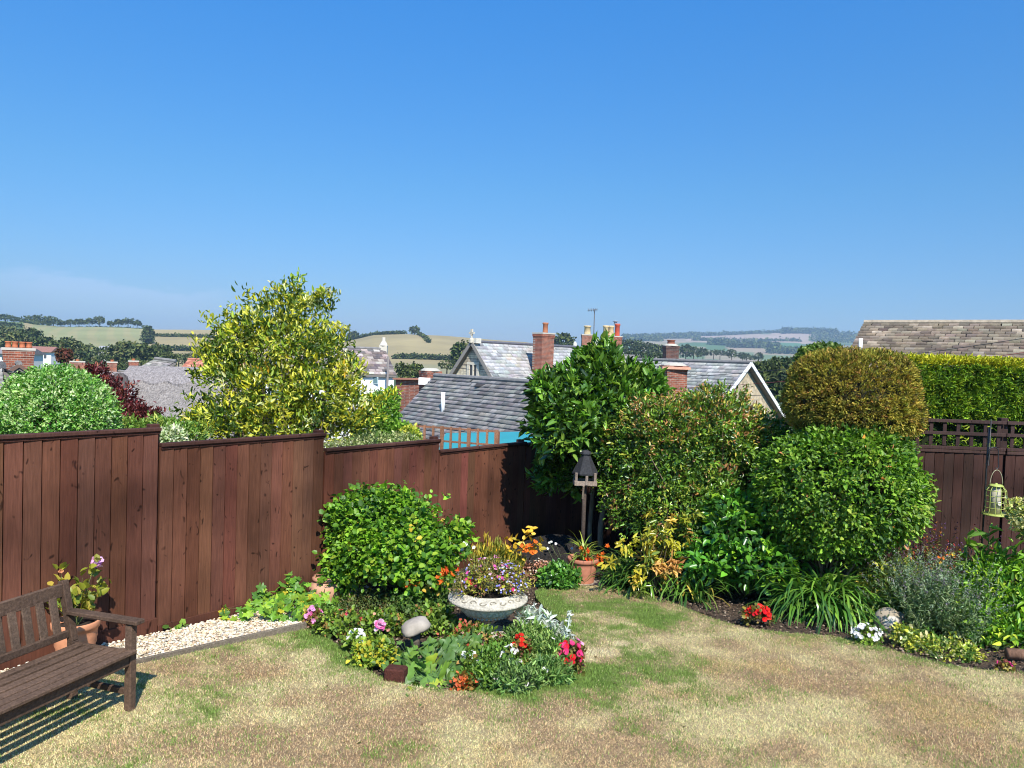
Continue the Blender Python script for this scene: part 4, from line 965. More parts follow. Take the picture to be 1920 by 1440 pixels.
cp_ = [P(1735, 1130, 8.6), P(1770, 1130, 8.5), P(1745, 1120, 8.7)]
for q in cp_: q[2] = float(ground(q[0], q[1]))
a_, c_ = spikes(rng, cp_, 90, .72, [((.14, .22, .05), 3), ((.25, .25, .06), 2), ((.12, .09, .05), 1)], [((.20, .10, .22), 3), ((.45, .06, .05), 1), ((.6, .22, .04), 1), ((.12, .06, .10), 2)], .012)
put('foliage', [a_], MLEAF, t); put('flower_spikes', [c_], MPETAL, t)
t = plant('orange_crocosmia', 'few orange and yellow blooms at the top of the border before the fence', 'flowers', gp(1800, 1150))
Q = np.array([P(1785+rng.normal(0, 16), 1045+rng.normal(0, 8), 8.2) for _ in range(16)]); blooms(rng, t, 'bloom', Q, rng.normal(0, .4, (16, 3))+[0, -.6, .6], .022, [((.85, .22, .03), 2), ((.75, .5, .05), 1)], 5)
limbs(rng, gp(1800, 1150), Q, .004, 'stems', t, (.12, .2, .05))
mass('mixed_foliage', 'yellow-green leafy plant between the strap leaves and the lavender', 'perennial', (1690, 1135), [EL(1690, 1095, 8.3, .30, .22), EL(1655, 1080, 8.4, .28, .2), EL(1710, 1130, 8.1, .2, .16)], 300, 7, .05, .026,
     [((.16, .28, .04), 3), ((.30, .38, .05), 1.5), ((.08, .17, .03), 2)], 53)
mass('yellow_variegated_edger', 'low yellow and green variegated evergreen at the lawn edge below the lavender', 'edging plant', (1760, 1235), [EL(1725, 1210, 7.25, .17, .12), EL(1775, 1222, 7.1, .20, .11), EL(1810, 1228, 7.0, .13, .09), EL(1700, 1192, 7.3, .12, .1)], 520, 6, .030, .019,
     [((.62, .62, .08), 3), ((.72, .70, .30), 2), ((.10, .20, .03), 4), ((.40, .48, .06), 2)], 54, mat=MYEL, rad=.02, depth=.5, amp=.25, tips=8, tr=.004)
# plant at right edge, variegated
mass('variegated_euonymus', 'cream and yellow variegated shrub cut by the right edge of the picture', 'shrub', (1935, 1130), [EL(1925, 965, 7.8, .17, .15), EL(1950, 985, 7.8, .22, .2)], 260, 6, .04, .026,
     [((.75, .70, .30), 3), ((.55, .55, .12), 2), ((.12, .2, .04), 2)], 55, mat=MYEL, rad=.02, tips=10, tr=.008)
# daisy like patches with blooms
def bedder(name, label, cat, px, py, w, h, n, L, W, cols, seed, bl=None, k=6, mat=None, upw=.4, tmpl=OVAL, spread=.7, rad=.02, z=0.0, bup=.01, out=.6):
    """small bedding plant on base pixel; w radius, h height (metres); bl = (count, radius, colours, petals)"""
    rng = np.random.default_rng(seed); c = gp(px, py); t = plant(name, label, cat, c)
    E = (c[0], c[1], c[2]+h*.42+z, w, w*.8, h*.55)
    Q, O = crown(rng, [E], n, .5, .2, seed, 4, -.5)
    put('foliage', [sprigs(rng, Q, O, k, L, W, cols, out, spread, upw, rad, tmpl)], mat or MLEAF, t)
    if bl:
        nb, r_, bc_, npt = bl; Q, O = crown(rng, [(E[0], E[1], E[2]+bup, w*.95, w*.75, h*.6)], nb, .12, .15, seed+1, 4, .0)
        O = nrm(O+[0, -.5, .4]); blooms(rng, t, 'bloom', Q, O, r_, bc_, npt)
    return t
BEG = [((.11, .25, .03), 4), ((.18, .36, .04), 3), ((.26, .20, .06), 1), ((.06, .14, .025), 3)]
BRZ = [((.14, .08, .03), 3), ((.10, .14, .03), 3), ((.20, .22, .04), 2)]
GRN = [((.08, .23, .03), 4), ((.13, .31, .04), 3), ((.05, .14, .02), 2)]
GRY = [((.14, .32, .06), 4), ((.23, .44, .11), 3), ((.06, .16, .03), 3)]
RED = [((.80, .02, .015), 4), ((.85, .07, .03), 2), ((.6, .01, .02), 1)]
WHT = [((.88, .86, .82), 4), ((.85, .80, .78), 1)]
PNK = [((.80, .10, .30), 3), ((.85, .35, .55), 2), ((.7, .05, .18), 1)]
bedder('red_begonia', 'bright red begonia cluster on bare soil by the strap leaves', 'begonia', 1421, 1172, .125, .19, 50, .036, .028, BRZ, 71, (52, .030, RED, 6))
bedder('white_begonia', 'white begonia cluster at the lawn edge beside the stone face', 'begonia', 1625, 1208, .13, .17, 60, .035, .028, BEG, 72, (52, .024, WHT, 6))
bedder('pink_begonia', 'tiny crimson-pink begonia on bare soil at the far right', 'begonia', 1884, 1259, .06, .08, 25, .03, .022, BRZ, 73, (10, .02, [((.75, .05, .25), 3), ((.85, .3, .5), 1)], 6))
# ---------------- front round bed
fb = [  # name,label,cat,px,py,w,h,n,L,W,cols,bloom
 ('white_begonia', 'white begonia at the left rim of the round bed', 'begonia', 664, 1222, .10, .17, 60, .04, .03, BEG, (14, .030, WHT, 6)),
 ('pink_begonia', 'pink begonia on the corner between gravel and round bed', 'begonia', 588, 1178, .08, .18, 40, .035, .028, BRZ, (12, .028, [((.85, .35, .60), 3), ((.8, .15, .4), 2)], 6)),
 ('begonia_foliage', 'bronze tinged foliage patch on the left of the round bed', 'bedding plant', 640, 1190, .22, .22, 190, .04, .026, BEG, (3, .028, [((.8, .08, .12), 1)], 6)),
 ('begonia_foliage', 'yellow-green foliage between the pink bloom and the stone toadstool', 'bedding plant', 715, 1190, .24, .22, 220, .038, .026, BEG, (2, .02, [((.85, .4, .3), 1)], 6)),
 ('yellow_green_plant', 'chartreuse leafy plant at the left front of the round bed', 'bedding plant', 706, 1245, .18, .19, 190, .036, .026, [((.22, .40, .04), 3), ((.42, .48, .04), 2), ((.10, .24, .03), 3)], (6, .016, [((.8, .68, .04), 1)], 5)),
 ('dark_ground_cover', 'dark fine leaved ground cover beneath the bright bush', 'ground cover', 700, 1148, .40, .18, 420, .026, .013, [((.05, .11, .025), 4), ((.09, .16, .035), 3), ((.14, .14, .05), 1)], None),
 ('dark_ground_cover', 'dark ground cover between the bright bush and the urn', 'ground cover', 790, 1150, .34, .24, 330, .036, .02, [((.05, .14, .025), 4), ((.09, .22, .035), 3)], None),
 ('begonia_foliage', 'green and bronze foliage between toadstool and urn', 'bedding plant', 810, 1185, .22, .24, 190, .04, .026, BEG, None),
 ('begonia_foliage', 'red-tinged foliage in front of the urn pedestal', 'bedding plant', 880, 1225, .26, .24, 230, .038, .025, BEG+[((.4, .12, .06), 1)], (7, .016, [((.8, .66, .05), 2), ((.8, .4, .35), 2)], 5)),
 ('small_leaved_plant', 'fresh green bushy foliage in front of the red blooms', 'bedding plant', 935, 1262, .26, .22, 300, .036, .016, GRN, (5, .02, [((.75, .66, .74), 2), ((.6, .5, .68), 1)], 6)),
 ('white_begonia', 'white begonia in the middle front, right of the lobed leaves', 'begonia', 873, 1262, .11, .18, 70, .036, .028, BEG, (13, .026, WHT, 6)),
 ('copper_begonia', 'copper and orange leaved begonia at the front rim beside the lobed leaves', 'begonia', 872, 1292, .08, .10, 45, .036, .026, [((.36, .10, .03), 3), ((.18, .14, .03), 2), ((.5, .18, .05), 1)], (4, .02, [((.8, .2, .05), 1)], 5)),
 ('red_begonia', 'upright red begonia right of the urn foot', 'begonia', 973, 1262, .075, .30, 50, .034, .026, BRZ, (26, .026, [((.80, .03, .015), 4), ((.85, .14, .03), 2)], 6)),
 ('white_begonia', 'pair of white begonia heads left of the upright red begonia', 'begonia', 953, 1264, .08, .22, 40, .034, .026, BRZ, (10, .030, WHT, 6)),
 ('grey_green_foliage', 'dense narrow grey-green foliage filling the right of the round bed', 'bedding plant', 1012, 1252, .27, .24, 560, .048, .013, GRY, (5, .02, [((.8, .72, .72), 2), ((.7, .6, .66), 1)], 6)),
 ('grey_green_foliage', 'upright grey-green foliage behind the red begonia', 'bedding plant', 990, 1222, .22, .22, 330, .050, .014, GRY, None),
 ('carnation_foliage', 'blue-green narrow leaved tuft at the front rim of the bed', 'bedding plant', 965, 1292, .20, .16, 230, .05, .014, [((.11, .27, .06), 3), ((.18, .37, .10), 2), ((.05, .13, .04), 2)], (4, .020, [((.75, .66, .68), 1)], 6)),
 ('carnation_foliage', 'spiky green tuft with one pale bloom at the right front of the bed', 'bedding plant', 1030, 1280, .15, .17, 150, .06, .012, [((.10, .26, .06), 3), ((.17, .36, .09), 2)], (2, .028, [((.85, .78, .74), 1)], 7)),
 ('red_begonia', 'deep red and crimson begonia on the right rim of the bed', 'begonia', 1066, 1262, .11, .25, 50, .036, .028, BRZ, (44, .028, [((.78, .02, .03), 4), ((.8, .05, .2), 2)], 6)),
 ('pink_begonia', 'hot pink begonia hanging over the right rim of the bed', 'begonia', 1076, 1236, .07, .17, 30, .034, .026, BRZ, (13, .028, [((.85, .22, .48), 3), ((.85, .42, .62), 2)], 6)),
 ('green_plant', 'bright green mound between the lobed leaves and the small pink heads', 'bedding plant', 905, 1285, .17, .13, 150, .04, .018, GRN, None),
 ('low_green_plant', 'low green foliage at the left edge behind the pink begonia', 'bedding plant', 612, 1170, .17, .15, 110, .05, .03, GRN, None),
 ('marigold', 'yellow flowering tuft right of the stone toadstool', 'marigold', 868, 1190, .10, .12, 60, .03, .02, BEG, (8, .022, [((.80, .66, .04), 1)], 7)),
]
for i, (nm, lab, cat, px, py, w, h, n, L, W, cols, bl) in enumerate(fb):
    bedder(nm, lab, cat, px, py, w, h, n, L, W, cols, 100+i, bl)
# pink globe flowers on stems
rng = np.random.default_rng(15)
t = plant('pink_globe_flower', 'single pink globe bloom on a stem left of the stone toadstool', 'flower', gp(712, 1225)); q = P(712, 1172, gp(712, 1225)[1])
put('bloom', [flowers(rng, np.array([q+rng.normal(0, .008, 3) for _ in range(10)]), rng.normal(0, .5, (10, 3))+[0, -.5, .7], .042, [((.80, .16, .42), 2), ((.88, .5, .68), 2)], 7)], MPETAL, t)
b = MB(); b.tube([gp(712, 1225), q], .004, 6, (.3, .4, .15)); b.build('stem', MSTEM, t, True)
# hollyhock-like lobed leaves
t = plant('lobed_leaf_plant', 'large lobed blue-green leaves at the front of the round bed', 'mallow', gp(800, 1288))
pts = []
rng = np.random.default_rng(18)
for (a, b_, s) in [(750, 1248, .8), (772, 1222, 1), (800, 1210, 1.1), (822, 1218, 1.), (840, 1212, 1), (785, 1245, 1.2), (815, 1240, 1.2), (760, 1240, 1), (835, 1262, 1.3), (800, 1266, 1.2), (775, 1262, 1.1), (842, 1240, 1), (812, 1285, 1.05), (846, 1284, .95), (786, 1292, .8), (862, 1230, .8), (875, 1205, .9), (798, 1228, 1), (855, 1255, .9), (828, 1275, 1), (770, 1278, .8), (742, 1258, .8), (890, 1200, .8), (760, 1215, .6)]:
    pts += [(a, b_, s)]+[(a+rng.normal(0, 12), b_+rng.normal(0, 10), s*rng.uniform(.5, .9)) for _ in range(2)]
base = gp(805, 1280); Q = []; S = []
for a, b_, s in pts:
    Yq = gp(a, max(b_, 1282))[1]+(1290-b_)*.0035; Q.append(P(a, b_, Yq)+[0, 0, 0]); S.append(s)
Q = np.array(Q); S = np.array(S); n = len(Q)
D = nrm(nrm(Q-base)*[.3, .3, .1]+rng.normal(0, .6, (n, 3))+[0, -.45, -.2]); Nn = nrm(rng.normal(0, .5, (n, 3))+[0, -.7, .8])
lc_ = pal(rng, n, [((.12, .30, .055), 3), ((.17, .40, .05), 2), ((.08, .21, .05), 3), ((.30, .48, .05), .5)], .2)
put('leaves', [leaves(Q-D*.06, D, Nn, .155*S, .15*S, lc_, LOBE5)], MLEAF, t)
b = MB()
for q, d_ in zip(Q, D): b.tube([base, base*.5+q*.5-[0, 0, .02], q-d_*.04], [.004, .003, .002], 5, (.07, .14, .04))
b.build('stalks', MSTEM, t, True)
# silver stachys
t = plant('silver_lambs_ear', 'silvery white woolly leaved plant spilling right of the urn', 'lambs ear', gp(1035, 1190))
Q = []
for _ in range(95):
    k_ = rng.random(); a = 975+k_*78+rng.normal(0, 9); b_ = 1150+k_*40+rng.normal(0, 9); yy = gp(a, 1192+k_*22)[1]; Q.append(P(a, b_+3, yy))
Q = np.array(Q); O = nrm(rng.normal(0, .5, (len(Q), 3))+[0, -.3, .8])
put('leaves', [sprigs(rng, Q, O, 5, .085, .022, [((.62, .68, .60), 3), ((.48, .56, .47), 2), ((.74, .78, .72), 1)], .4, .8, .15, .025)], MYEL, t)
tp_ = P(1068, 1148, gp(1060, 1200)[1]); bs = gp(1058, 1205); b = MB(); b.tube([bs, bs*.4+tp_*.6+[.01, 0, 0], tp_], [.006, .005, .005], 6, (.6, .66, .58)); b.build('stem', MSTEM, t, True)
Qs = np.array([tp_-[0, 0, .02*i] for i in range(7)]); put('flower_spike', [sprigs(rng, Qs, np.tile([0, 0, 1.], (7, 1)), 9, .028, .016, [((.68, .74, .68), 1)], .3, .9, .2, .006)], MYEL, t)
# small green mound and yellow plant behind
bedder('green_mound_plant', 'small round bright green mound at the lawn edge left of the lily pot', 'bedding plant', 1048, 1103, .225, .27, 330, .055, .036, [((.09, .28, .035), 4), ((.15, .38, .05), 3), ((.05, .16, .03), 2)], 201, None, mat=MGLOSS)
bedder('coral_flowers', 'dusty coral and cream flower drift behind the urn, below the mulch bank', 'flowers', 1010, 1085, .26, .22, 150, .03, .012, [((.24, .22, .08), 2), ((.34, .20, .12), 2)], 202, (90, .014, [((.80, .62, .50), 3), ((.70, .35, .25), 2), ((.78, .70, .55), 2)], 5))
bedder('lily_foliage', 'grassy leaves with yellow tips standing behind the urn', 'lily', 925, 1085, .30, .42, 150, .12, .014, [((.24, .34, .05), 3), ((.42, .44, .06), 2)], 203, None, out=.4, upw=1.2, spread=.35)
t = plant('yellow_leaved_plant', 'yellow leaved plant with orange centre against the shaded fence', 'perennial', gp(985, 1070))
Q = np.array([P(a, b_, 9.7) for a, b_ in ((992, 998), (978, 1018), (962, 1020), (1004, 1022), (1010, 1030), (950, 1030), (970, 1036), (990, 1030), (940, 1030), (985, 1008), (925, 1036), (910, 1034))])
put('foliage', [sprigs(rng, Q, nrm(rng.normal(0, .4, (len(Q), 3))+[0, -.5, .5]), 7, .075, .05, [((.62, .52, .04), 3), ((.50, .50, .05), 2), ((.35, .38, .04), 1)], .4, .8, .1, .03)], MLEAF, t)
Q2 = np.array([P(990+rng.normal(0, 8), 1029+rng.normal(0, 5), 9.65) for _ in range(12)]); blooms(rng, t, 'bloom', Q2, rng.normal(0, .4, (12, 3))+[0, -.6, .5], .035, [((.80, .20, .03), 1)], 5)
limbs(rng, gp(985, 1070), Q, .007, 'stems', t, (.25, .14, .06))
# white daisies
t = plant('white_daisies', 'few white daisies on thin stems before the dark mulch bank', 'daisies', gp(1045, 1075))
Q = np.array([P(a, b_, 10.2) for a, b_ in ((1034, 1016), (1042, 1020), (1027, 1029), (1072, 1029), (1030, 1018))]); blooms(rng, t, 'bloom', Q, [0, -.7, .6], .02, WHT, 9)
limbs(rng, gp(1045, 1072), Q, .004, 'stems', t, (.15, .2, .08))
t = plant('white_flowers', 'white blooms on the right side of the bright bush above the urn', 'flowers', gp(868, 1120))
Q = np.array([P(a, b_, 8.2) for a, b_ in ((871, 1019), (866, 1030), (850, 1042), (888, 1027), (867, 1022), (874, 1021))]); blooms(rng, t, 'bloom', Q, [0, -.7, .6], .022, WHT, 8)
limbs(rng, gp(868, 1120), Q, .005, 'stems', t, (.15, .2, .08))
# orange lilies: in the pot and by the bush
def lily(name, label, base, heads, Y, r=.05, nb=1, seed=1, cat='lily', straps_=None, col=None):
    rng = np.random.default_rng(seed); t = plant(name, label, cat, base)
    Q = np.array([P(a+rng.normal(0, 3), b_+rng.normal(0, 3), Y+rng.normal(0, .03)) for a, b_ in heads for _ in range(nb)])
    blooms(rng, t, 'bloom', Q, rng.normal(0, .45, (len(Q), 3))+[0, -.7, .5], r, col or [((.85, .17, .02), 3), ((.85, .28, .03), 2), ((.75, .09, .02), 1)], 6, cup=.7, tmpl=OVAL, wr=.42)
    limbs(rng, np.asarray(base), Q, .004, 'stems', t, (.15, .25, .06), .08)
    if straps_: put('leaves', [straps(rng, [np.asarray(base)], straps_[0], straps_[1], .02, [((.17, .32, .05), 3), ((.28, .40, .06), 2)], 1.2, 1.6)], MGLOSS, t)
    return t
lily('orange_lilies', 'orange lilies with arching leaves growing out of the terracotta pot', lc+[0, 0, .30], [(1092, 1027), (1100, 1033), (1113, 1050), (1120, 1058), (1128, 1056), (1122, 1045), (1135, 1050), (1112, 1058), (1082, 1052), (1140, 1027), (1130, 1040), (1098, 1045)], lc[1]-.05, .045, 2, 31, straps_=(46, .38))
lily('orange_lily', 'cluster of orange-red lilies between the bright bush and the urn', gp(835, 1135), [(833, 1070), (840, 1076), (828, 1074), (836, 1080)], 7.75, .045, 2, 32)
lily('orange_lily', 'small pair of orange lilies low in the bush above the ground cover', gp(775, 1145), [(762, 1099), (775, 1100), (784, 1098), (770, 1096)], 7.9, .04, 2, 33)
lily('orange_lily', 'single orange lily just left of the urn rim', gp(825, 1140), [(822, 1088), (826, 1087), (860, 1068)], 7.7, .04, 1, 34)
# urn planting
t = plant('urn_flowers', 'mound of blue, pink, red and white bedding flowers filling the urn', 'bedding flowers', uc0+[0, 0, hr])
rng = np.random.default_rng(88); ub = uc0+[0, 0, hr]
Eu = [(ub[0]+.02, ub[1], ub[2]+.06, .285, .25, .26), (ub[0]-.19, ub[1]-.02, ub[2]+.05, .15, .17, .12), (ub[0]+.2, ub[1], ub[2]+.09, .15, .17, .19)]
Q, O = crown(rng, Eu, 1100, .5, .3, 9, 5, -.02)
put('foliage', [sprigs(rng, Q, O, 7, .026, .009, [((.16, .22, .05), 3), ((.24, .18, .08), 3), ((.32, .40, .05), 2), ((.10, .15, .04), 2)], .7, .7, .3, .02)], MLEAF, t)
def ublooms(name, n, r_, cols, xr, zr, npt=5):
    Q, O = crown(rng, Eu, n*6, .06, .2, 9, 5, .0); x_ = (Q[:, 0]-ub[0])/.33; z_ = (Q[:, 2]-ub[2])/.3
    m = (x_ > xr[0]) & (x_ < xr[1]) & (z_ > zr[0]) & (z_ < zr[1]) & (Q[:, 1] < ub[1]+.12); Q, O = Q[m][:n], O[m][:n]
    blooms(rng, t, name, Q+O*.015, O+[0, -.4, .3], r_, cols, npt)
ublooms('blue_bloom', 62, .011, [((.30, .30, .85), 3), ((.55, .50, .88), 2), ((.75, .72, .9), 2)], (-1.4, 1.5), (.1, 1.1))
ublooms('blue_bloom', 36, .012, [((.30, .30, .85), 3), ((.45, .42, .88), 2)], (.3, 1.6), (.2, 1.))
ublooms('pink_bloom', 24, .019, [((.85, .30, .50), 3), ((.85, .45, .62), 2), ((.8, .12, .40), 2)], (-1., .6), (.55, 1.3))
ublooms('red_bloom', 9, .02, [((.75, .04, .06), 2), ((.7, .05, .2), 2)], (-.6, .9), (.0, .6))
ublooms('white_bloom', 34, .010, [((.88, .86, .86), 1)], (-1.2, 1.3), (.0, 1.))
ublooms('yellow_leaf_tuft', 26, .018, [((.50, .58, .04), 2), ((.6, .6, .08), 1)], (-.6, .8), (-.1, .8), 4)
# ivy-like vine by the fence
t = plant('trailing_vine', 'sprawling lobed leaf vine over the gravel at the foot of the fence', 'vine', gp(540, 1150))
Q = []; rng = np.random.default_rng(91)
for cx_, cy_, sx, sy, n_ in ((500, 1128, 22, 14, 30), (545, 1118, 25, 12, 42), (580, 1128, 22, 14, 34), (470, 1118, 10, 12, 14), (458, 1140, 6, 8, 6), (420, 1148, 7, 8, 7), (543, 1085, 7, 8, 8), (560, 1100, 14, 8, 14), (600, 1140, 14, 9, 14), (530, 1140, 30, 8, 26), (452, 1165, 7, 4, 5)):
    for _ in range(n_):
        a, b_ = rng.normal(cx_, sx), rng.normal(cy_, sy); bz_ = gp(a, max(1140, min(1170, b_+25))); Q.append(P(a, b_, max(6.6, bz_[1])))
Q = np.array(Q)
# keep the leaves on the lawn side of the fence
sd = (Q-F0)@FN; Q = Q+np.outer(np.maximum(.07-sd, 0), FN); Q[:, 2] = np.maximum(Q[:, 2], ground(Q[:, 0], Q[:, 1])+.03); n = len(Q)
D = nrm(rng.normal(0, .6, (n, 3))+[0, -.4, -.25]); Nn = nrm(rng.normal(0, .35, (n, 3))+[0, -.7, .8])
put('leaves', [leaves(Q, D, Nn, .088*(1+rng.normal(0, .22, n)), .09*(1+rng.normal(0, .2, n)), pal(rng, n, [((.12, .34, .03), 4), ((.20, .44, .04), 3), ((.07, .22, .03), 3), ((.45, .52, .04), .8)], .15), LOBE5)], MLEAF, t)
limbs(rng, gp(560, 1140)+[0, 0, .01], Q[::9], .006, 'stems', t, (.2, .2, .08), .1)
def wisp(px, py, n, label, name='seedling', cols=GRN, s=.07):
    rng = np.random.default_rng(int(px)); c = gp(px, py); t = plant(name, label, 'seedling', c)
    Q = c+rng.normal(0, .045, (n, 3))*[1, 1, .3]+[0, 0, .05]; D = nrm(rng.normal(0, .7, (n, 3))+[0, -.3, .1])
    put('leaves', [leaves(Q, D, nrm(rng.normal(0, .3, (n, 3))+[0, -.5, .9]), s, s*.9, pal(rng, n, cols), LOBE3)], MLEAF, t)
    b = MB(); 
    for q in Q[:6]: b.tube([c, q], .003, 4, (.15, .25, .06))
    b.build('stems', MSTEM, t)
rngl = np.random.default_rng(404); nl_ = 260
Xl = rngl.uniform(-3.4, 5.8, nl_*6); Yl = rngl.uniform(5., 9.6, nl_*6); dl = edgedist(np.array([q[:2] for q in lp]), Xl, Yl, False); ml = inside(lawn_poly, Xl, Yl) & (rngl.random(nl_*6) < .05+.7*np.exp(-dl/.25)); Xl, Yl = Xl[ml][:nl_], Yl[ml][:nl_]; nl_ = len(Xl)
v, f, c = leaves(np.stack([Xl, Yl, ground(Xl, Yl)+.036], 1), nrm(rngl.normal(0, 1, (nl_, 3))*[1, 1, .15]), nrm(rngl.normal(0, .3, (nl_, 3))+[0, 0, 1]), rngl.uniform(.018, .04, nl_), rngl.uniform(.01, .022, nl_), pal(rngl, nl_, [((.36, .24, .10), 3), ((.22, .13, .06), 3), ((.55, .42, .12), 1.5), ((.16, .28, .05), 1)]).clip(.01, .9))
o = mesh('fallen_leaves', v, f, MYEL, None, c, True); tag(o, 'small dry brown leaves scattered over the lawn near the beds', 'leaf litter', kind='stuff')
wisp(332, 1184, 9, 'tiny green seedling in the gravel right of the bench', s=.06)
wisp(24, 1218, 9, 'small seedlings by the fence seen through the bench back', cols=GRN+[((.5, .3, .1), 1)])
# ------------------------------------------------------------------ beyond the fence: plants
def beyond(name, label, cat, ells, nc, k, L, W, cols, seed, mat=None, base=None, **kw):
    E = np.array(ells); m = E[:, :3].mean(0)
    if base is None: base = V3(m[0], m[1], float(H(m[0], m[1])))
    return shrub(name, label, cat, ells, nc, k, L, W, cols, seed, mat=mat, base=base, **kw)
# yellow variegated evergreen
YV = [((.52, .50, .03), 4), ((.70, .68, .09), 3), ((.08, .15, .02), 5), ((.26, .36, .03), 3), ((.80, .78, .34), 1.4), ((.66, .42, .03), .12)]
hY_ = 11.4
def hE(px, py, rpx, rpz, dy=0): return EL(px, py, hY_+dy, rpx*hY_/1442, rpz*hY_/1442)
hol = [hE(540, 640, 66, 52), hE(545, 585, 36, 36), hE(450, 640, 42, 42), hE(600, 650, 44, 48), hE(510, 720, 96, 54), hE(600, 740, 79, 52), hE(440, 780, 70, 36), hE(560, 790, 96, 40), hE(655, 770, 52, 35), hE(400, 800, 52, 21), hE(478, 610, 29, 35), hE(420, 690, 38, 35), hE(650, 700, 28, 31)]
def exhol(rng, Q, O):
    # individual shoots standing out of the outline
    pts = []
    for a, b_, a2, b2 in ((556, 560, 558, 522), (520, 575, 516, 540), (470, 600, 462, 548), (600, 600, 628, 552), (590, 590, 612, 556), (440, 615, 428, 590), (420, 625, 388, 600), (400, 640, 376, 668), (420, 660, 366, 648), (420, 700, 368, 655), (400, 750, 350, 745), (380, 700, 364, 706), (640, 640, 634, 612), (380, 790, 336, 798), (400, 760, 345, 812), (700, 760, 740, 738), (640, 690, 662, 668), (500, 580, 490, 560), (535, 560, 538, 532), (390, 780, 330, 780), (600, 560, 604, 548), (575, 570, 588, 566)):
        for q in np.linspace(0, 1, 7): pts.append(P(a+(a2-a)*q, b_+(b2-b_)*q, hY_))
    q = np.array(pts); return [sprigs(rng, q, nrm(rng.normal(0, .4, (len(q), 3))+[0, 0, .6]), 12, .085, .028, YV, .7, .6, .5, .055)]
t, Q, O, rng = beyond('variegated_holly', 'large loose yellow and green variegated evergreen rising behind the fence', 'tree', hol, 2300, 9, .076, .026, YV, 301, MYEL, depth=.6, amp=.42, fr=6, out=.7, spread=.6, upw=.6, rad=.05, tips=60, tr=.03, extra=exhol, tcol=(.2, .16, .11))
hb = np.array(t['_w'][:]); b = MB(); b.tube([hb-[0, 0, .2], hb+[.05, 0, 1.2], hb+[0, 0, 2.6]], [.09, .07, .03], 8, (.2, .17, .12)); b.build('trunk', MBARK, t, True)
# pale rounded variegated shrub, left
PV = [((.24, .48, .08), 4), ((.42, .60, .20), 4), ((.11, .30, .04), 2.5), ((.54, .66, .34), 2)]
y_ = 9.6
beyond('pale_rounded_shrub', 'pale green rounded variegated shrub behind the left end of the fence', 'shrub', [EL(108, 790, y_, .68, .62), EL(75, 770, y_, .46, .48), EL(150, 790, y_, .44, .42), EL(110, 730, y_, .38, .28)], 4600, 9, .036, .020, PV, 302, mat=MYEL, depth=.3, amp=.06, tips=20, tr=.02)
# purple shrub
beyond('purple_leaved_shrub', 'dark purple leaved shrub between the pale shrub and the thatched roof', 'shrub', [EL(205, 752, 11.6, .36, .30), EL(250, 785, 11.4, .36, .18), EL(180, 715, 11.8, .22, .24), EL(220, 790, 11.5, .4, .25)], 1200, 7, .055, .022, [((.10, .028, .03), 4), ((.17, .045, .04), 3), ((.22, .09, .05), 1), ((.06, .02, .02), 2)], 303, tips=24, tr=.015, depth=.5, amp=.25)
# greens at the base of the holly, climbers to the right
beyond('green_hedge_plants', 'light green leafy shrub peeping over the fence left of the big evergreen', 'shrub', [EL(300, 815, 10.4, .30, .24), EL(240, 812, 10.3, .34, .18), EL(350, 820, 10.6, .3, .2)], 750, 7, .05, .02, [((.14, .34, .05), 4), ((.26, .42, .08), 2), ((.08, .2, .03), 2)], 304)
beyond('white_variegated_shrub', 'creamy white variegated foliage at the fence step left of the big evergreen', 'shrub', [EL(322, 824, 9.9, .15, .12)], 170, 6, .045, .024, [((.70, .72, .50), 3), ((.52, .60, .32), 2), ((.2, .3, .1), 1)], 305, mat=MYEL, tips=6, tr=.006)
beyond('green_climber', 'fresh green climber right of the big yellow evergreen, in front of the slate roof', 'climber', [EL(718, 770, 12.6, .26, .34), EL(700, 800, 12.4, .34, .3), EL(745, 812, 12.4, .3, .14), EL(730, 745, 12.8, .12, .16)], 850, 7, .06, .03, [((.14, .38, .04), 4), ((.20, .46, .05), 2), ((.08, .22, .03), 3)], 306)
beyond('grey_green_shrub', 'pale grey-green fine foliage behind the fence below the climber', 'shrub', [EL(700, 835, 11.4, .40, .16), EL(755, 830, 11.6, .22, .12), EL(650, 842, 11.0, .3, .14)], 700, 7, .04, .018, [((.26, .42, .16), 3), ((.36, .50, .24), 2), ((.12, .25, .06), 2)], 307)
beyond('yellow_green_climber', 'small yellow-green climber on the left of the garden trellis', 'climber', [EL(768, 818, 12.0, .13, .12)], 120, 7, .06, .035, [((.36, .50, .06), 3), ((.2, .4, .05), 2)], 308, tips=6, tr=.006)
# conifer hedge behind the right fence
rng = np.random.default_rng(310)
hx0, hx1 = P(1692, 700, 10.2)[0], 11.5; zt_ = P(1800, 676, 10.2)[2]; zb_ = P(1800, 792, 10.0)[2]-.75
t = plant('conifer_hedge', 'flat topped conifer hedge with a bright yellow top behind the trellis fence', 'hedge', V3(8, 10.6, float(H(8, 10.6))))
n = 17000
X = rng.uniform(hx0, hx1, n); fcx = rng.random(n); zlo = P(1800, 778, 10.0)[2]; Z = np.where(fcx < .70, np.where(rng.random(n) < .09, rng.uniform(zb_, zlo, n), rng.uniform(zlo-.06, zt_, n)), zt_+rng.normal(0, .012, n)); Yv = np.where(fcx < .70, 10.05+.16*vnoise(X, Z, .22, 3)+rng.random(n)**2*.2, rng.uniform(10.1, 11.0, n))
O = np.where((fcx < .70)[:, None], np.array([0, -1, .45]), np.array([0, -.35, 1]))+rng.normal(0, .15, (n, 3)); Q = np.stack([X, Yv, Z], 1)
topm = Z > zt_-.09
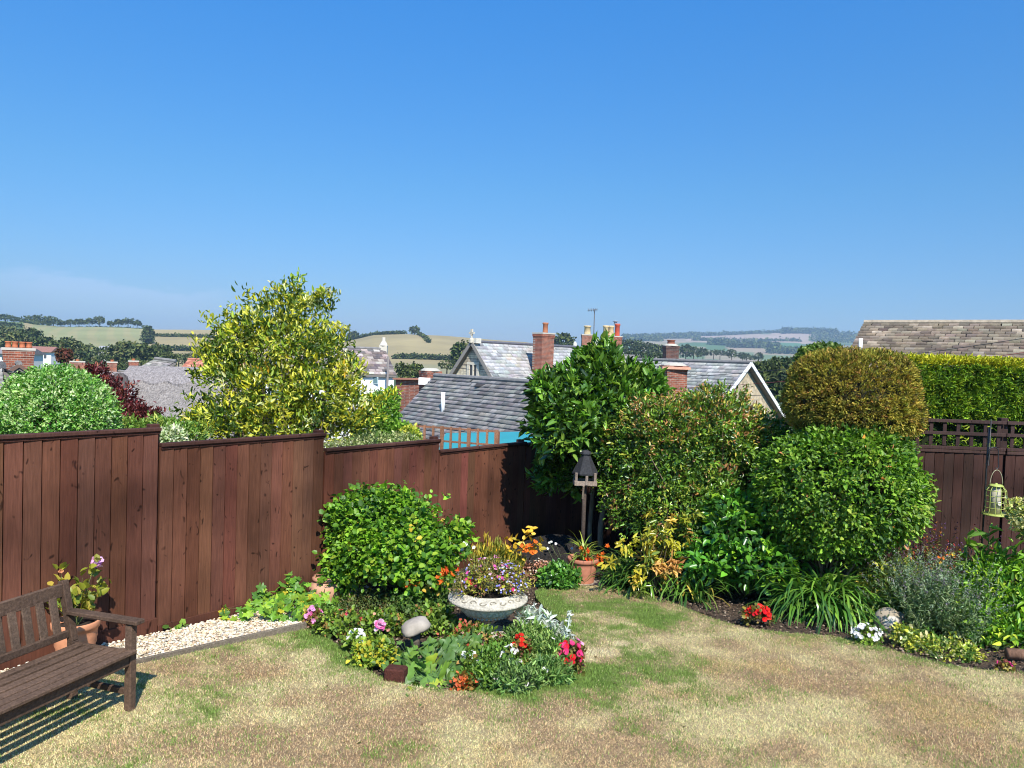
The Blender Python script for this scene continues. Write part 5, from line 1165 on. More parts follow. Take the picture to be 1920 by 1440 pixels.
side = sprigs(rng, Q[~topm], nrm(O[~topm]), 7, .062, .013, [((.17, .30, .03), 4), ((.28, .42, .035), 3), ((.06, .13, .02), 3), ((.40, .48, .05), 1.2)], .7, .55, .15, .02)
tp2 = sprigs(rng, Q[topm], nrm(O[topm]), 6, .045, .014, [((.52, .50, .03), 4), ((.62, .58, .04), 3), ((.34, .40, .03), 2)], .7, .6, .6, .015)
put('foliage', [side, tp2], MDRY, t)
b = MB(); b.box(V3((hx0+hx1)/2+.1, 10.65, (zb_+zt_)/2-.08), (hx1-hx0-.2, .55, zt_-zb_-.3), None, (.02, .03, .01)); b.build('shade_core', MDRY, t)  # near-black box painted as the shade inside and low in the hedge
b = MB()
for k in range(9): q = V3(hx0+.3+k*.6, 10.7, 0); b.tube([V3(q[0], q[1], float(H(q[0], q[1]))-.1), V3(q[0]+.03, q[1], zt_-.4)], [.05, .03], 7, (.12, .09, .06))
b.build('trunks', MBARK, t, True)
beyond('background_tree', 'small bright green tree crown showing just left of the large stone roof', 'tree', [EL(1545, 668, 22, .60, .32), EL(1520, 672, 22, .35, .25)], 900, 7, .10, .06, [((.10, .22, .04), 3), ((.16, .30, .06), 2), ((.05, .12, .03), 2)], 311, tips=10)

# ------------------------------------------------------------------ houses
def tiles(Oo, U, Vd, nu, nv, cols, seed, th=.02, jit=.1, var=.14, ragged=.0):
    rg_ = np.random.default_rng(seed); nrm_ = nrm(np.cross(U, Vd)); 
    if nrm_[2] < 0: nrm_ = -nrm_
    V, Fc, C = [], [], []
    i, j = np.meshgrid(np.arange(nu+1), np.arange(nv)); i = i.ravel(); j = j.ravel()
    off = np.where(j % 2, -.5, 0.)+0; a = np.clip(i+off+rg_.normal(0, jit*.3, len(i)), 0, nu)/nu; e = np.clip(i+off+1-.03+rg_.normal(0, jit*.2, len(i)), 0, nu)/nu
    ok = e-a > .15/nu; i, j, a, e = i[ok], j[ok], a[ok], e[ok]; m = len(i)
    v0 = j/nv; v1 = (j+1.12+rg_.normal(0, ragged, m)).clip(0, nv+.15)/nv; h = th*(1+rg_.normal(0, jit*2, m)).clip(.5, 2)
    pt = lambda u_, v_, hh: Oo+u_[:, None]*U+v_[:, None]*Vd+hh[:, None]*nrm_
    z0 = np.zeros(m)
    Vv = np.stack([pt(a, v0, z0), pt(e, v0, z0), pt(e, v1, h), pt(a, v1, h), pt(e, v1, h-th*1.3), pt(a, v1, h-th*1.3)], 1)
    Fa = np.array([[0, 1, 2, 3], [3, 2, 4, 5]]); Fa = (Fa[None]+(np.arange(m)*6)[:, None, None]).reshape(-1, 4)
    c = pal(rg_, m, cols, var).clip(.01, .9); c = c*(.8+.4*vnoise(i*1., j*1., 5, seed))[:, None]
    return Vv.reshape(-1, 3), Fa, np.repeat(c, 6, axis=0)
GREY = [((.26, .24, .22), 4), ((.30, .28, .255), 3), ((.21, .195, .185), 3), ((.38, .36, .31), .4)]
def house(name, label, cat, A, Bp, Cc, zg, wall, cols=GREY, tw=.3, th=.2, walln='wall', thick=.025, seed=1, inset=.25, over=.93, verge=None, ridge=(.22, .21, .2), back=True, parent=None):
    A, Bp, Cc = map(np.asarray, (A, Bp, Cc)); U = Bp-A; Un = nrm(U*[1, 1, 0]); f_ = Cc-A; fh = f_*[1, 1, 0]; perp = fh-Un*np.dot(fh, Un)
    fb_ = f_*[0, 0, 1]+Un*np.dot(fh, Un)-perp
    t = parent or thing(name, label, cat, V3(*(A+U/2)[:2], zg)); Lu, Lv = np.linalg.norm(U), np.linalg.norm(f_)
    parts = [tiles(A, U, f_, max(2, round(Lu/tw)), max(2, round(Lv/th)), cols, seed, thick)]
    if back: parts.append(tiles(A, U, fb_, max(2, round(Lu/tw)), max(2, round(Lv/th)), cols, seed+1, thick))
    r_ = put('roof', parts, MSLATE, t)
    b = MB(); dn = V3(0, 0, -.05)
    for g_ in (f_, fb_):
        V = [A+dn, Bp+dn, Bp+g_+dn, A+g_+dn]; V += [q+V3(0, 0, -.12) for q in V]
        b.add(V, [(0, 1, 2, 3), (7, 6, 5, 4), (0, 4, 5, 1), (1, 5, 6, 2), (2, 6, 7, 3), (3, 7, 4, 0)], (.2, .18, .16))
    b.build('roof_deck', MPLAIN, t)
    b = MB(); up_ = V3(0, 0, .03); b.tube([A+up_, Bp+up_], .09, 8, ridge); b.build('ridge', MSLATE, t)
    ia = Un*inset; ov = f_*over; ovb = fb_*over; d2 = V3(0, 0, -.16)
    pa = [A+ia+d2, A+ia+ov+d2, A+ia+ov, A+ia+ovb, A+ia+ovb+d2]
    def ringp(q, s_):
        a1 = q+s_*ia+d2; c1_ = q+s_*ia+ov+d2; c2_ = q+s_*ia+ovb+d2
        return [a1, c1_, V3(c1_[0], c1_[1], zg-.5), V3(c2_[0], c2_[1], zg-.5), c2_]
    V = ringp(A, 1)+ringp(Bp, -1); b = MB()
    b.add(V, [(0, 1, 2, 3, 4), (9, 8, 7, 6, 5), (0, 5, 6, 1), (1, 6, 7, 2), (3, 8, 9, 4), (4, 9, 5, 0)], (1, 1, 1)); b.build(walln, wall, t)
    if verge:
        b = MB()
        for g_ in (f_, fb_):
            p0, p1 = A-Un*.03+V3(0, 0, -.02), A+g_-Un*.03+V3(0, 0, -.02); L = np.linalg.norm(p1-p0); d = (p1-p0)/L; s2 = nrm(np.cross(d, Un)); b.box((p0+p1)/2, (L, .04, verge[1]), np.array([d, Un, s2]), verge[0])
        b.build('bargeboard', MPLAIN, t)
    return t, f_, fb_, Un
def stack(parent, c, z0, z1, w, d, ang, wallm, pots_, col_=(1, 1, 1), corb=True, name='chimney', mort=True):
    ax = np.array([[math.cos(ang), math.sin(ang), 0], [-math.sin(ang), math.cos(ang), 0], [0, 0, 1]])
    b = MB(); hh = z1-z0; b.box(V3(c[0], c[1], (z0+z1-.3)/2), (w, d, hh-.3), ax, (1, 1, 1))
    if corb:
        k = .05*min(w, 1); b.box(V3(c[0], c[1], z1-.26), (w+k*.7, d+k*.7, .08), ax); b.box(V3(c[0], c[1], z1-.15), (w+k*1.4, d+k*1.4, .14), ax)
    else: b.box(V3(c[0], c[1], z1-.2), (w+.002, d+.002, .2), ax)
    o = b.build(name, wallm, parent)
    b = MB(); b.lathe([(min(w, d)*.62, 0), (min(w, d)*.60, .04), (min(w, d)*.4, .12), (.001, .13)], V3(c[0], c[1], z1-.08), 12, (.5, .46, .38)) if w/d < 1.2 else b.box(V3(c[0], c[1], z1-.04), (w+.1, d+.1, .08), ax, (.55, .5, .42)); b.build('mortar_cap', MPLAIN, o)
    for (dx, ph_, pr_, pc_) in pots_:
        q = V3(c[0], c[1], z1)+ax[0]*dx; b = MB(); b.lathe([(pr_*1.05, 0), (pr_, .05), (pr_*.92, ph_*.8), (pr_*1.15, ph_*.86), (pr_*1.12, ph_), (pr_*.8, ph_), (pr_*.75, ph_-.1)], q, 14, pc_); b.build('chimney_pot', MTERRA, o, True)
    return o
def Zp(px, py, Y): return P(px, py, Y)[2]
TC = (.52, .17, .08); CC = (.66, .50, .27)
def gz_(p): return float(H(p[0], p[1]))
# grey slate roof in the centre
A = P(815, 705, 32); d_ = nrm([.64, -.76, 0]); Bq = A+d_*9; Cq = A+V3(-.76, -.64, 0)*2.15+V3(0, 0, -2.0)
h1, f_, fb_, Un = house('slate_roofed_house', 'low house with broad weathered grey slate roof and white vent pipe beyond the fence', 'house', A, Bq, Cq+V3(-.0, 0, 0)+(Cq-A)*.18, gz_(A), MRUBBLE, tw=.30, th=.20, seed=3, thick=.045)
def onplane(px, py, A, U, f):
    n_ = np.cross(U, f); d0 = ray(px, py); o_ = V3(0, 0, CAMZ); return o_+d0*(np.dot(A-o_, n_)/np.dot(d0, n_))
q = onplane(830, 771, A, Bq-A, f_)
b = MB(); b.tube([V3(q[0], q[1], q[2]-.2), V3(q[0], q[1], Zp(830, 735, q[1]))], .075, 12, (.85, .86, .86)); b.build('vent_pipe', MPLAIN, h1, True)
q = onplane(903, 722, A, Bq-A, f_); b = MB(); b.box(q, (.45, .3, .10), None, (.06, .055, .06)); b.build('roof_vent', MPLAIN, h1)
q = P(807, 705, 33.4); stack(h1, q, q[2]-3.5, Zp(807, 692, 33.4), .70, .70, .6, MBRICK, [])
q = P(797, 708, 33); b = MB(); b.box(q-[0, 0, .15], (.5, .5, .3), None, (.8, .76, .7)); b.build('coping', MPLAIN, h1)
# stone gabled building
A = P(884, 641, 45); d_ = nrm([.7, .7, 0]); Bq = A+d_*11; Cq = A+V3(.7, -.7, 0)*3.4+V3(0, 0, -3.75)
PALE = [((.42, .415, .40), 4), ((.48, .47, .45), 3), ((.36, .355, .35), 2), ((.46, .42, .35), .6)]
h2, f_, fb_, Un = house('stone_gabled_house', 'rubble stone gabled building with a pale slate roof, stone finial and small gable window', 'house', A, Bq, Cq, gz_(A)+1, MRUBBLE, cols=PALE, tw=.42, th=.26, seed=7, verge=((.30, .27, .23), .22), thick=.02, ridge=(.12, .12, .14))
g_ = nrm([.7, -.7, 0]); wc = P(882, 697, 45)+g_*0
wx = A+Un*.22+V3(0, 0, -1.78); axw = np.array([g_, -Un, [0, 0, 1]])
b = MB()
for s_ in (-.42, .42): b.box(wx+g_*s_, (.22, .10, .95), axw, (.72, .64, .5))
b.box(wx+V3(0, 0, .52), (1.06, .10, .16), axw, (.72, .64, .5)); b.box(wx+V3(0, 0, -.52), (1.06, .12, .12), axw, (.66, .58, .46)); b.box(wx, (.12, .09, .9), axw, (.72, .64, .5))
w_ = b.build('window', MSTONE, h2); b = MB(); b.box(wx+Un*.02, (.66, .04, .9), axw, (.05, .055, .06)); b.build('pane', MMETAL, w_)
b = MB(); b.lathe([(.14, -.1), (.14, .1), (.06, .16), (.05, .34), (.001, .36)], A+V3(0, 0, .05), 10, (.62, .57, .46)); b.box(A+V3(0, 0, .52), (.42, .10, .12), axw, (.62, .57, .46)); b.box(A+V3(0, 0, .55), (.14, .10, .40), axw, (.62, .57, .46)); b.box(A+V3(.25, .1, .08), (.5, .4, .3), axw, (.66, .62, .52)); b.build('finial', MSTONE, h2)
q = P(1018, 672, 46.5); stack(h2, q, q[2]-1.5, Zp(1018, 624, 46.5), 1.0, .8, .75, MBRICK, [(.12, .62, .16, (.42, .16, .08))])
# terraced house behind the laurel with stacks and aerial
A = P(1060, 664, 62); Bq = P(1190, 668, 60); Cq = P(1050, 720, 58)
h3, *_r = house('terraced_house', 'house hidden behind the evergreen tree with cream and red chimney pots and an aerial', 'house', A, Bq, Cq, gz_(A), MRUBBLE, tw=.5, th=.35, seed=11, verge=((.6, .56, .48), .2))
q = P(1100, 660, 60.5); stack(h3, q, q[2]-1.5, Zp(1100, 627, 60.5), .85, .7, 0, MBRICK, [(0, .68, .26, CC)])
q = P(1147, 664, 59); stack(h3, q, q[2]-1.5, Zp(1147, 630, 59), 1.35, .8, 0, MBRICK, [(-.52, .78, .21, CC), (-.12, .78, .21, CC), (.36, .95, .19, (.50, .09, .05))])
b = MB(); q = P(1154, 606, 59); b.tube([q-[0, 0, .1], q+[0, 0, .12]], .12, 8, (.4, .42, .45)); b.lathe([(.22, .12), (.2, .16), (.001, .2)], q, 8, (.35, .37, .4)); b.build('cowl', MMETAL, h3, True)
b = MB(); q0, q1 = P(1113, 665, 60), P(1115, 580, 60); b.tube([V3(q1[0], q1[1], q0[2]), q1], .045, 6, (.16, .17, .19)); a0, a1 = q1+V3(-.5, 0, -.08), q1+V3(.18, 0, -.02); b.tube([a0, a1], .03, 5, (.16, .17, .19))
for k in range(6): m_ = a0+(a1-a0)*k/5; b.tube([m_-[0, .3, 0], m_+[0, .3, 0]], .02, 4, (.16, .17, .19)); b.tube([m_-[0, 0, .12], m_+[0, 0, .12]], .02, 4, (.16, .17, .19))
b.build('aerial', MMETAL, h3)
b = MB(); q = P(1078, 650, 58); b.lathe([(.16, -.6), (.14, -.1), (.22, 0), (.14, .08), (.12, .3), (.001, .4)], q, 10, (.6, .56, .46)); b.build('finial', MSTONE, h3, True)
# house with white bargeboards
A = P(1408, 681, 36); Bq = A+nrm([-.6, .8, 0])*9; Cq = A+V3(-.8, -.6, 0)*2.9+V3(0, 0, -2.6)
h4, f_, fb_, Un = house('cream_gabled_house', 'cream stone house with white bargeboards on its gable and a pale slate roof', 'house', A, Bq, Cq, gz_(A), MRUBBLEC, cols=[((.44, .42, .38), 4), ((.52, .49, .43), 3), ((.34, .33, .32), 2)], tw=.36, th=.24, seed=15, verge=((.88, .88, .86), .16), thick=.022)
g_ = nrm([.8, .6, 0])
q = P(1262, 720, 31.5); h5 = thing('brick_chimney_stack', 'red brick chimney stack with a thick corbelled top before the pale slate roof', 'chimney', V3(q[0], q[1], gz_(q)))
stk = stack(h5, q, gz_(q), Zp(1264, 682, 31.5), .86, .86, .15, MBRICK, [], name='shaft')
b = MB(); b.box(V3(q[0], q[1], Zp(1264, 690, 31.5)), (1.14, 1.14, .10), None, (.70, .36, .24)); b.build('string_course', MTERRA, h5)
q = P(1257, 672, 44); h6 = thing('brick_chimney_stack', 'sooty dark brick chimney stack with one squat pot rising above the pale slate roof', 'chimney', V3(q[0], q[1], gz_(q)))
stack(h6, q, gz_(q), Zp(1257, 646, 44), .74, .7, .1, MBRICKD, [(0, .26, .22, (.30, .11, .07))], name='shaft')
# stone-tiled roof, right
A = P(1620, 606, 28); Bq = A+V3(.816, -.578, 0)*13; Cq = A+V3(-.578, -.816, 0)*3.3+V3(0, 0, -1.6)
h7, f_, fb_, Un = house('stone_tiled_house', 'house with a long weathered brown stone-tiled roof at the right above the hedge', 'house', A, Bq, Cq, gz_(A), MRUBBLE, cols=[((.225, .18, .135), 4), ((.27, .215, .16), 3), ((.17, .135, .105), 3), ((.36, .30, .23), .7)], tw=.30, th=.225, seed=19, thick=.075, ridge=(.40, .33, .24))
q = onplane(1613, 657, A, Bq-A, f_); b = MB(); b.tube([q-[0, 0, .3], V3(q[0], q[1], Zp(1613, 634, q[1]))], .06, 12, (.85, .86, .86)); b.build('vent_pipe', MPLAIN, h7, True)
# white cottage
A = P(722, 655, 50); Bq = A+nrm([-.89, -.45, 0])*7; Cq = A+V3(1.12, -2.2, -1.56)
h8, *_r = house('white_cottage', 'white rendered cottage with a mottled brown slate roof and a cream chimney', 'house', A, Bq, Cq, gz_(A), MRENDER, cols=[((.22, .17, .15), 3), ((.34, .29, .26), 3), ((.14, .12, .12), 3), ((.46, .42, .37), 1)], tw=.4, th=.3, seed=23, thick=.03, inset=.1)
wl = [o for o in h8.children if o.name.startswith('wall')][0]
for a_ in wl.data.color_attributes['Col'].data: a_.color = (.88, .88, .86, 1)
q = P(719, 656, 50); b = MB(); b.box(q+[0, 0, .0], (.50, .42, .6), None, (.60, .55, .45)); b.lathe([(.28, .28), (.18, .48), (.12, .55), (.11, .82), (.001, .82)], q, 12, (.66, .60, .50)); b.build('chimney', MRENDER, h8)
for px_ in (692, 704):
    b = MB(); b.box(P(px_, 713, 47.3), (.34, .06, .42), None, (.55, .66, .68)); w_ = b.build('window', MPLAIN, h8); b = MB(); b.box(P(px_, 713, 47.3)-[0, .035, 0], (.26, .02, .34), None, (.12, .2, .22)); b.build('pane', MMETAL, w_)
q = P(727, 700, 47); b = MB(); b.tube([V3(q[0], q[1], Zp(727, 735, 47)), V3(q[0], q[1], Zp(724, 668, 47))], .07, 6, (.30, .26, .24)); b.build('drainpipe', MPLAIN, h8)
# small brick building
q0, q1 = P(742, 711, 40), P(800, 712, 39); q2 = q1+V3(.4, 3, 0); q3 = q0+V3(.4, 3, 0); zg = gz_(q0)
t = thing('brick_outbuilding', 'low red brick wall with a pale coping between the white cottage and the slate roof', 'outbuilding', V3(q0[0], q0[1], zg))
b = MB(); V = [q0, q1, q2, q3]+[V3(q[0], q[1], zg-.5) for q in (q0, q1, q2, q3)]; b.add(V, [(0, 1, 2, 3), (0, 4, 5, 1), (1, 5, 6, 2), (2, 6, 7, 3), (3, 7, 4, 0)]); b.build('wall', MBRICK, t)
b = MB(); b.box((q0+q1)/2+[0, .02, .03], (np.linalg.norm(q1-q0)+.1, .4, .09), np.array([nrm(q1-q0), np.cross([0, 0, 1], nrm(q1-q0)), [0, 0, 1]]), (.45, .20, .13)); b.build('coping', MPLAIN, t)
# thatched cottage
rg2 = np.random.default_rng(5)
def thatch(A, Bp, fh, drop, name, label, zg, hipA=0., seed=0, ridgew=.5):
    """rounded thatched roof: profile curve swept along the ridge with a hipped end"""
    t = thing(name, label, 'cottage', V3(*((A+Bp)/2)[:2], zg)); nu, nv = 70, 26; V = []
    fhn = np.array([fh[0], fh[1], 0.]); U = Bp-A; L = np.linalg.norm(U); Un = U/L
    for i in range(nu+1):
        s_ = i/nu
        for j in range(-nv, nv+1):
            v_ = j/nv; a_ = abs(v_); z = -drop*(a_**1.25); hz_ = fhn*v_
            hip = hipA*max(0, 1-s_*L/2.2)**1.6
            p = A+U*s_+hz_+V3(0, 0, z)-V3(0, 0, hip*(1.2-.7*a_))
            p = p+V3(0, 0, .05*(vnoise(np.array([s_*L*1.5]), np.array([v_*3+9]), .6, seed)[0]-.5)*2)
            V.append(p)
    m = 2*nv+1; Fc = [(i*m+j, i*m+j+1, (i+1)*m+j+1, (i+1)*m+j) for i in range(nu) for j in range(2*nv)]
    V = np.array(V); n0 = len(V); Vb = V.copy(); Vb[:, 2] -= .32; Vv = np.vstack([V, Vb])
    for i in range(nu): Fc += [(i*m, (i+1)*m, n0+(i+1)*m, n0+i*m), (i*m+m-1, n0+i*m+m-1, n0+(i+1)*m+m-1, (i+1)*m+m-1)]
    for j in range(2*nv): Fc += [(j, n0+j, n0+j+1, j+1), (nu*m+j, nu*m+j+1, n0+nu*m+j+1, n0+nu*m+j)]
    c = np.tile((.27, .238, .215), (len(Vv), 1))*(.8+.4*vnoise(Vv[:, 0]+Vv[:, 2]*3, Vv[:, 1]+Vv[:, 2]*2, .25, 3))[:, None]
    r_ = mesh('thatch', Vv, Fc, MTHATCH, t, c, True)
    # raised ridge with scalloped lower edge
    b = MB()
    for sg in (-1, 1):
        nn_ = 60; vv = []
        for i in range(nn_+1):
            s_ = i/nn_
            if s_*L < 1.2: hip = hipA*max(0, 1-s_*L/2.2)**1.6
            else: hip = hipA*max(0, 1-s_*L/2.2)**1.6
            for q in (0, .12, .22+.04*abs(math.sin(s_*L*3.2))):
                vv.append(A+U*s_+fhn*sg*q+V3(0, 0, -drop*q**1.25+.07-hip*(1.2-.7*q)))
            vv.append(vv[-1]-V3(0, 0, .1))
        b.add(vv, [(i*4+k, i*4+k+1, (i+1)*4+k+1, (i+1)*4+k) for i in range(nn_) for k in range(3)], (.30, .265, .25))
    b.build('ridge_block', MTHATCH, t, False)
    e1, e2 = A+fhn*.86+V3(0, 0, -drop*.8), Bp+fhn*.86+V3(0, 0, -drop*.8); e3, e4 = Bp-fhn*.86+V3(0, 0, -drop*.8), A-fhn*.86+V3(0, 0, -drop*.8)
    V = [q+V3(0, 0, -.3) for q in (e1, e2, e3, e4)]; V += [V3(q[0], q[1], zg-.5) for q in V]
    b = MB(); b.add(V, [(3, 2, 1, 0), (0, 1, 5, 4), (1, 2, 6, 5), (2, 3, 7, 6), (3, 0, 4, 7)], (.8, .78, .72)); b.build('wall', MRENDER, t)
    return t
A = P(243, 689, 29); Bq = P(480, 694, 28); thatch(A, Bq, (.1, -3.6), 3.3, 'thatched_cottage', 'long grey thatched cottage roof left of the yellow evergreen', gz_(A), .0, 3)
A = P(178, 698, 34); Bq = P(250, 702, 33.5); thatch(A, Bq, (.1, -2.8), 2.6, 'thatched_cottage', 'lower thatched roof end between the purple shrub and the long thatch', gz_(A), .0, 4)
q = P(220, 722, 27.0); t = thing('dormer_window', 'dark pointed dormer end on the left of the thatched roof', 'dormer', q-[0, 0, .8])
b = MB(); b.lathe([(.30, -.9), (.33, .0), (.26, .30), (.12, .42), (.001, .44)], q+[0, .15, 0], 10, (.13, .11, .10)); b.build('hood', MTHATCH, t, True)
b = MB(); b.box(q+[.36, .2, -.35], (.22, .2, .5), None, (.6, .6, .58)); b.build('side_wall', MRENDER, t)
# slate gable at the far left with the big chimney
A = P(36, 684, 24); Bq = A+V3(-2.75, 4, 0); Cq = A+V3(-.66, -.45, -.62)*1.05
h9, f_, fb_, Un = house('slate_gable_house', 'dark gabled house end with a red brick chimney carrying four pots at the far left', 'house', A, Bq, Cq, gz_(A), MPLAIN, seed=31, verge=((.17, .10, .075), .10), inset=.3, over=.96)
wl = [o for o in h9.children if o.name.startswith('wall')][0]
for a_ in wl.data.color_attributes['Col'].data: a_.color = (.10, .085, .075, 1)
q = P(35, 660, 25.2); stack(h9, q, q[2]-2, Zp(33, 652, 25.2), .84, .5, .57, MBRICK, [(-.29, .20, .085, TC), (-.10, .20, .085, TC), (.10, .20, .085, TC), (.29, .20, .085, TC)])
# slate lean-to at the left edge, near
A = P(4, 690, 13.2); Bq = P(-330, 690, 14.2); Cq = P(17, 789, 11.8)
house('slate_outhouse', 'slate roofed brick outhouse cut by the left edge just behind the fence', 'outbuilding', A, Bq, Cq, gz_(A), MBRICKD, seed=33, inset=.08, tw=.25, th=.16, over=.9)
# red pantiled house and small roofs
A = P(353, 674, 56); Bq = P(470, 678, 54); Cq = P(333, 697, 53)
house('red_tiled_house', 'distant house with a red clay tiled roof above the thatch', 'house', A, Bq, Cq, gz_(A), MRENDER, cols=[((.50, .19, .12), 3), ((.60, .27, .18), 2), ((.40, .15, .10), 2)], tw=.4, th=.35, seed=35, ridge=(.5, .2, .13))
A = P(290, 673, 42); Bq = P(330, 678, 42); Cq = P(232, 704, 41)
house('grey_slate_house', 'steep grey slate roof slope rising behind the thatched ridge', 'house', A, Bq, Cq, gz_(A), MRENDER, seed=37)
A = P(128, 694, 52); Bq = P(285, 699, 50); Cq = P(125, 716, 49)
h10, *_r = house('slate_terrace', 'long low terrace roof with four small brick chimneys behind the pale shrub', 'terrace', A, Bq, Cq, gz_(A), MRENDER, seed=39, cols=[((.36, .31, .26), 3), ((.26, .23, .2), 3)])
for px_, y0_ in ((145, 674), (210, 675), (250, 673)):
    q = P(px_, 695, 50.5); stack(h10, q, q[2]-1, Zp(px_, y0_+3, 50.5), .55 if px_ != 145 else .8, .4, .5, MBRICK, [(0, .12, .10, TC)])
def farhouse(px, py, Y, w, h, wc, rc, name, label):
    q = P(px, py, Y); zg = gz_(q); t = thing(name, label, 'house', V3(q[0], q[1], zg)); b = MB(); b.box(V3(q[0], q[1]+w*.3, (q[2]+zg)/2-1), (w, w*.6, q[2]-zg+2), None, wc); b.build('wall', MRENDER, t)
    b = MB(); A_ = V3(q[0]-w*.54, q[1]+w*.3, q[2]+h); B_ = A_+[w*1.08, 0, 0]; V = [A_, B_, V3(B_[0], q[1]-.5, q[2]-.1), V3(A_[0], q[1]-.5, q[2]-.1), V3(B_[0], q[1]+w*.6+.5, q[2]-.1), V3(A_[0], q[1]+w*.6+.5, q[2]-.1)]
    b.add(V, [(0, 3, 2, 1), (0, 1, 4, 5), (0, 5, 3), (1, 2, 4), (3, 5, 4, 2)], rc); b.build('roof', MSLATE, t)
    b = MB()
    for k in (-.28, 0, .28): b.box(V3(q[0]+w*k, q[1]-.03, q[2]-h*.9), (w*.09, .1, h*.7), None, (.08, .09, .1))
    b.build('window', MPLAIN, t); return t
farhouse(71, 659, 150, 5.2, 1.0, (.8, .78, .74), (.28, .14, .11), 'white_bungalow', 'white bungalow with a dull red roof below the left hillside trees')
farhouse(194, 657, 380, 5.0, 2.2, (.82, .8, .76), (.3, .3, .32), 'white_farmhouse', 'tiny white farmhouse in a gap of the valley trees')
farhouse(8, 662, 120, 7, .8, (.7, .68, .64), (.25, .22, .22), 'grey_roofed_house', 'low grey roofed house behind the four-pot chimney')
# teal gazebo canopy and garden trellis beyond the left fence
A1, A2, A3, A4 = P(836, 812, 14.2), P(984, 809, 14.2), P(1003, 828, 13.4), P(820, 846, 13.4)
t = thing('canopy', 'turquoise fabric gazebo canopy behind the left fence', 'gazebo', V3(*((A1+A3)/2)[:2], gz_((A1+A3)/2)))
b = MB(); A5, A6 = A2+V3(.5, .9, -.25), A1+V3(0, .9, -.25); V = [A1, A2, A3, A4, A5, A6]+[q+V3(0, 0, -.55) for q in (A3, A4, A5, A6)]
b.add(V, [(0, 3, 2, 1), (1, 2, 4), (0, 1, 4, 5), (3, 7, 6, 2), (2, 6, 8, 4), (5, 9, 7, 3)], (.035, .26, .30)); b.build('cover', MCANVAS, t)
b = MB()
for q in (A3, A4, A5, A6): b.tube([V3(q[0], q[1], gz_(q)-.1), q], .02, 6, (.5, .5, .5))
b.build('frame', MMETAL, t)
t = thing('garden_trellis', 'reddish brown square trellis panel in front of the turquoise canopy', 'trellis', V3(*P(850, 840, 12.6)[:2], gz_(P(850, 840, 12.6))))
p0, p1 = P(780, 802, 12.9), P(931, 806, 12.4); z1_ = (p0[2]+p1[2])/2; d = nrm((p1-p0)*[1, 1, 0]); L = np.linalg.norm((p1-p0)[:2]); axT = np.array([d, np.cross([0, 0, 1], d), [0, 0, 1]]); b = MB(); m_ = (p0+p1)/2
for zz in (0, -.22, -.44, -.66): b.box(V3(m_[0], m_[1], z1_+zz), (L, .02, .03), axT, (.32, .15, .09))
for k in range(10): q = p0+d*(L*k/9); b.box(V3(q[0], q[1], z1_-.4), (.035 if k % 3 else .06, .026, .86), axT, (.36, .18, .11))
b.build('lattice', MWOOD, t)
b = MB()
for k in (0, 9): q = p0+d*(L*k/9)+axT[1]*.04; b.box(V3(q[0], q[1], (z1_+gz_(q))/2), (.07, .05, z1_-gz_(q)), axT, (.3, .14, .09))
b.build('post', MWOOD, t)
# overhead wires
for i, (p, q, lab) in enumerate(((P(850, 688, 44), P(1960, 628, 20), 'thin dark wire crossing the pale slate roofs, highest of the three'), (P(860, 703, 44), P(1960, 655, 19), 'reddish wire crossing in front of the stone-tiled roof, middle of the three'), (P(870, 707, 44), P(1960, 700, 24), 'thin dark wire across the cream gable, lowest of the three'))):
    pts = [p+(q-p)*s_+V3(0, 0, -.9*4*s_*(1-s_)) for s_ in np.linspace(0, 1, 24)]
    b = MB(); b.tube(pts, .009, 5, (.05, .05, .05) if i != 1 else (.22, .06, .05)); o = b.build('overhead_wire', MMETAL, None, True, loc=p); tag(o, lab, 'wire')

# ------------------------------------------------------------------ distant trees
FG = [((.045, .085, .03), 4), ((.065, .12, .035), 3), ((.09, .145, .04), 2), ((.025, .05, .02), 2)]
def fartree(px, py, Y, wpx, hpx, label, seed, group=None, cols=FG, trunk=.25, n=150, name='tree', zbase=None):
    """foot at pixel (px,py) at depth Y; width/height in photo pixels"""
    rng = np.random.default_rng(seed); s_ = Y/1442; c = P(px, py, Y); c[2] = max(c[2]-0, -50); zg = gz_(c); w, h = wpx*s_/2, hpx*s_
    t = thing(name, label, 'tree', V3(c[0], c[1], min(c[2], zg)), group); th_ = h*trunk
    E = [(c[0], c[1], c[2]+th_+(h-th_)*.5, w, w, (h-th_)*.5)]+[(c[0]+rng.normal(0, w*.45), c[1], c[2]+th_+(h-th_)*rng.uniform(.3, .75), w*.5, w*.5, (h-th_)*.28) for _ in range(4)]
    Q, O = crown(rng, E, n, .3, .22, seed, 4, -.7)
    lf = max(w, h)*.13; put('crown', [sprigs(rng, Q, O, 5, lf, lf*.75, cols, .4, .9, .1, lf*.3, var=.2)], MFAR, t)
    b = MB(); b.tube([V3(c[0], c[1], min(c[2], zg)-.5), V3(c[0], c[1], c[2]+th_+(h-th_)*.5)], [w*.07+.1, w*.05+.05], 6, (.06, .05, .04)); b.build('trunk', MBARK, t); return t
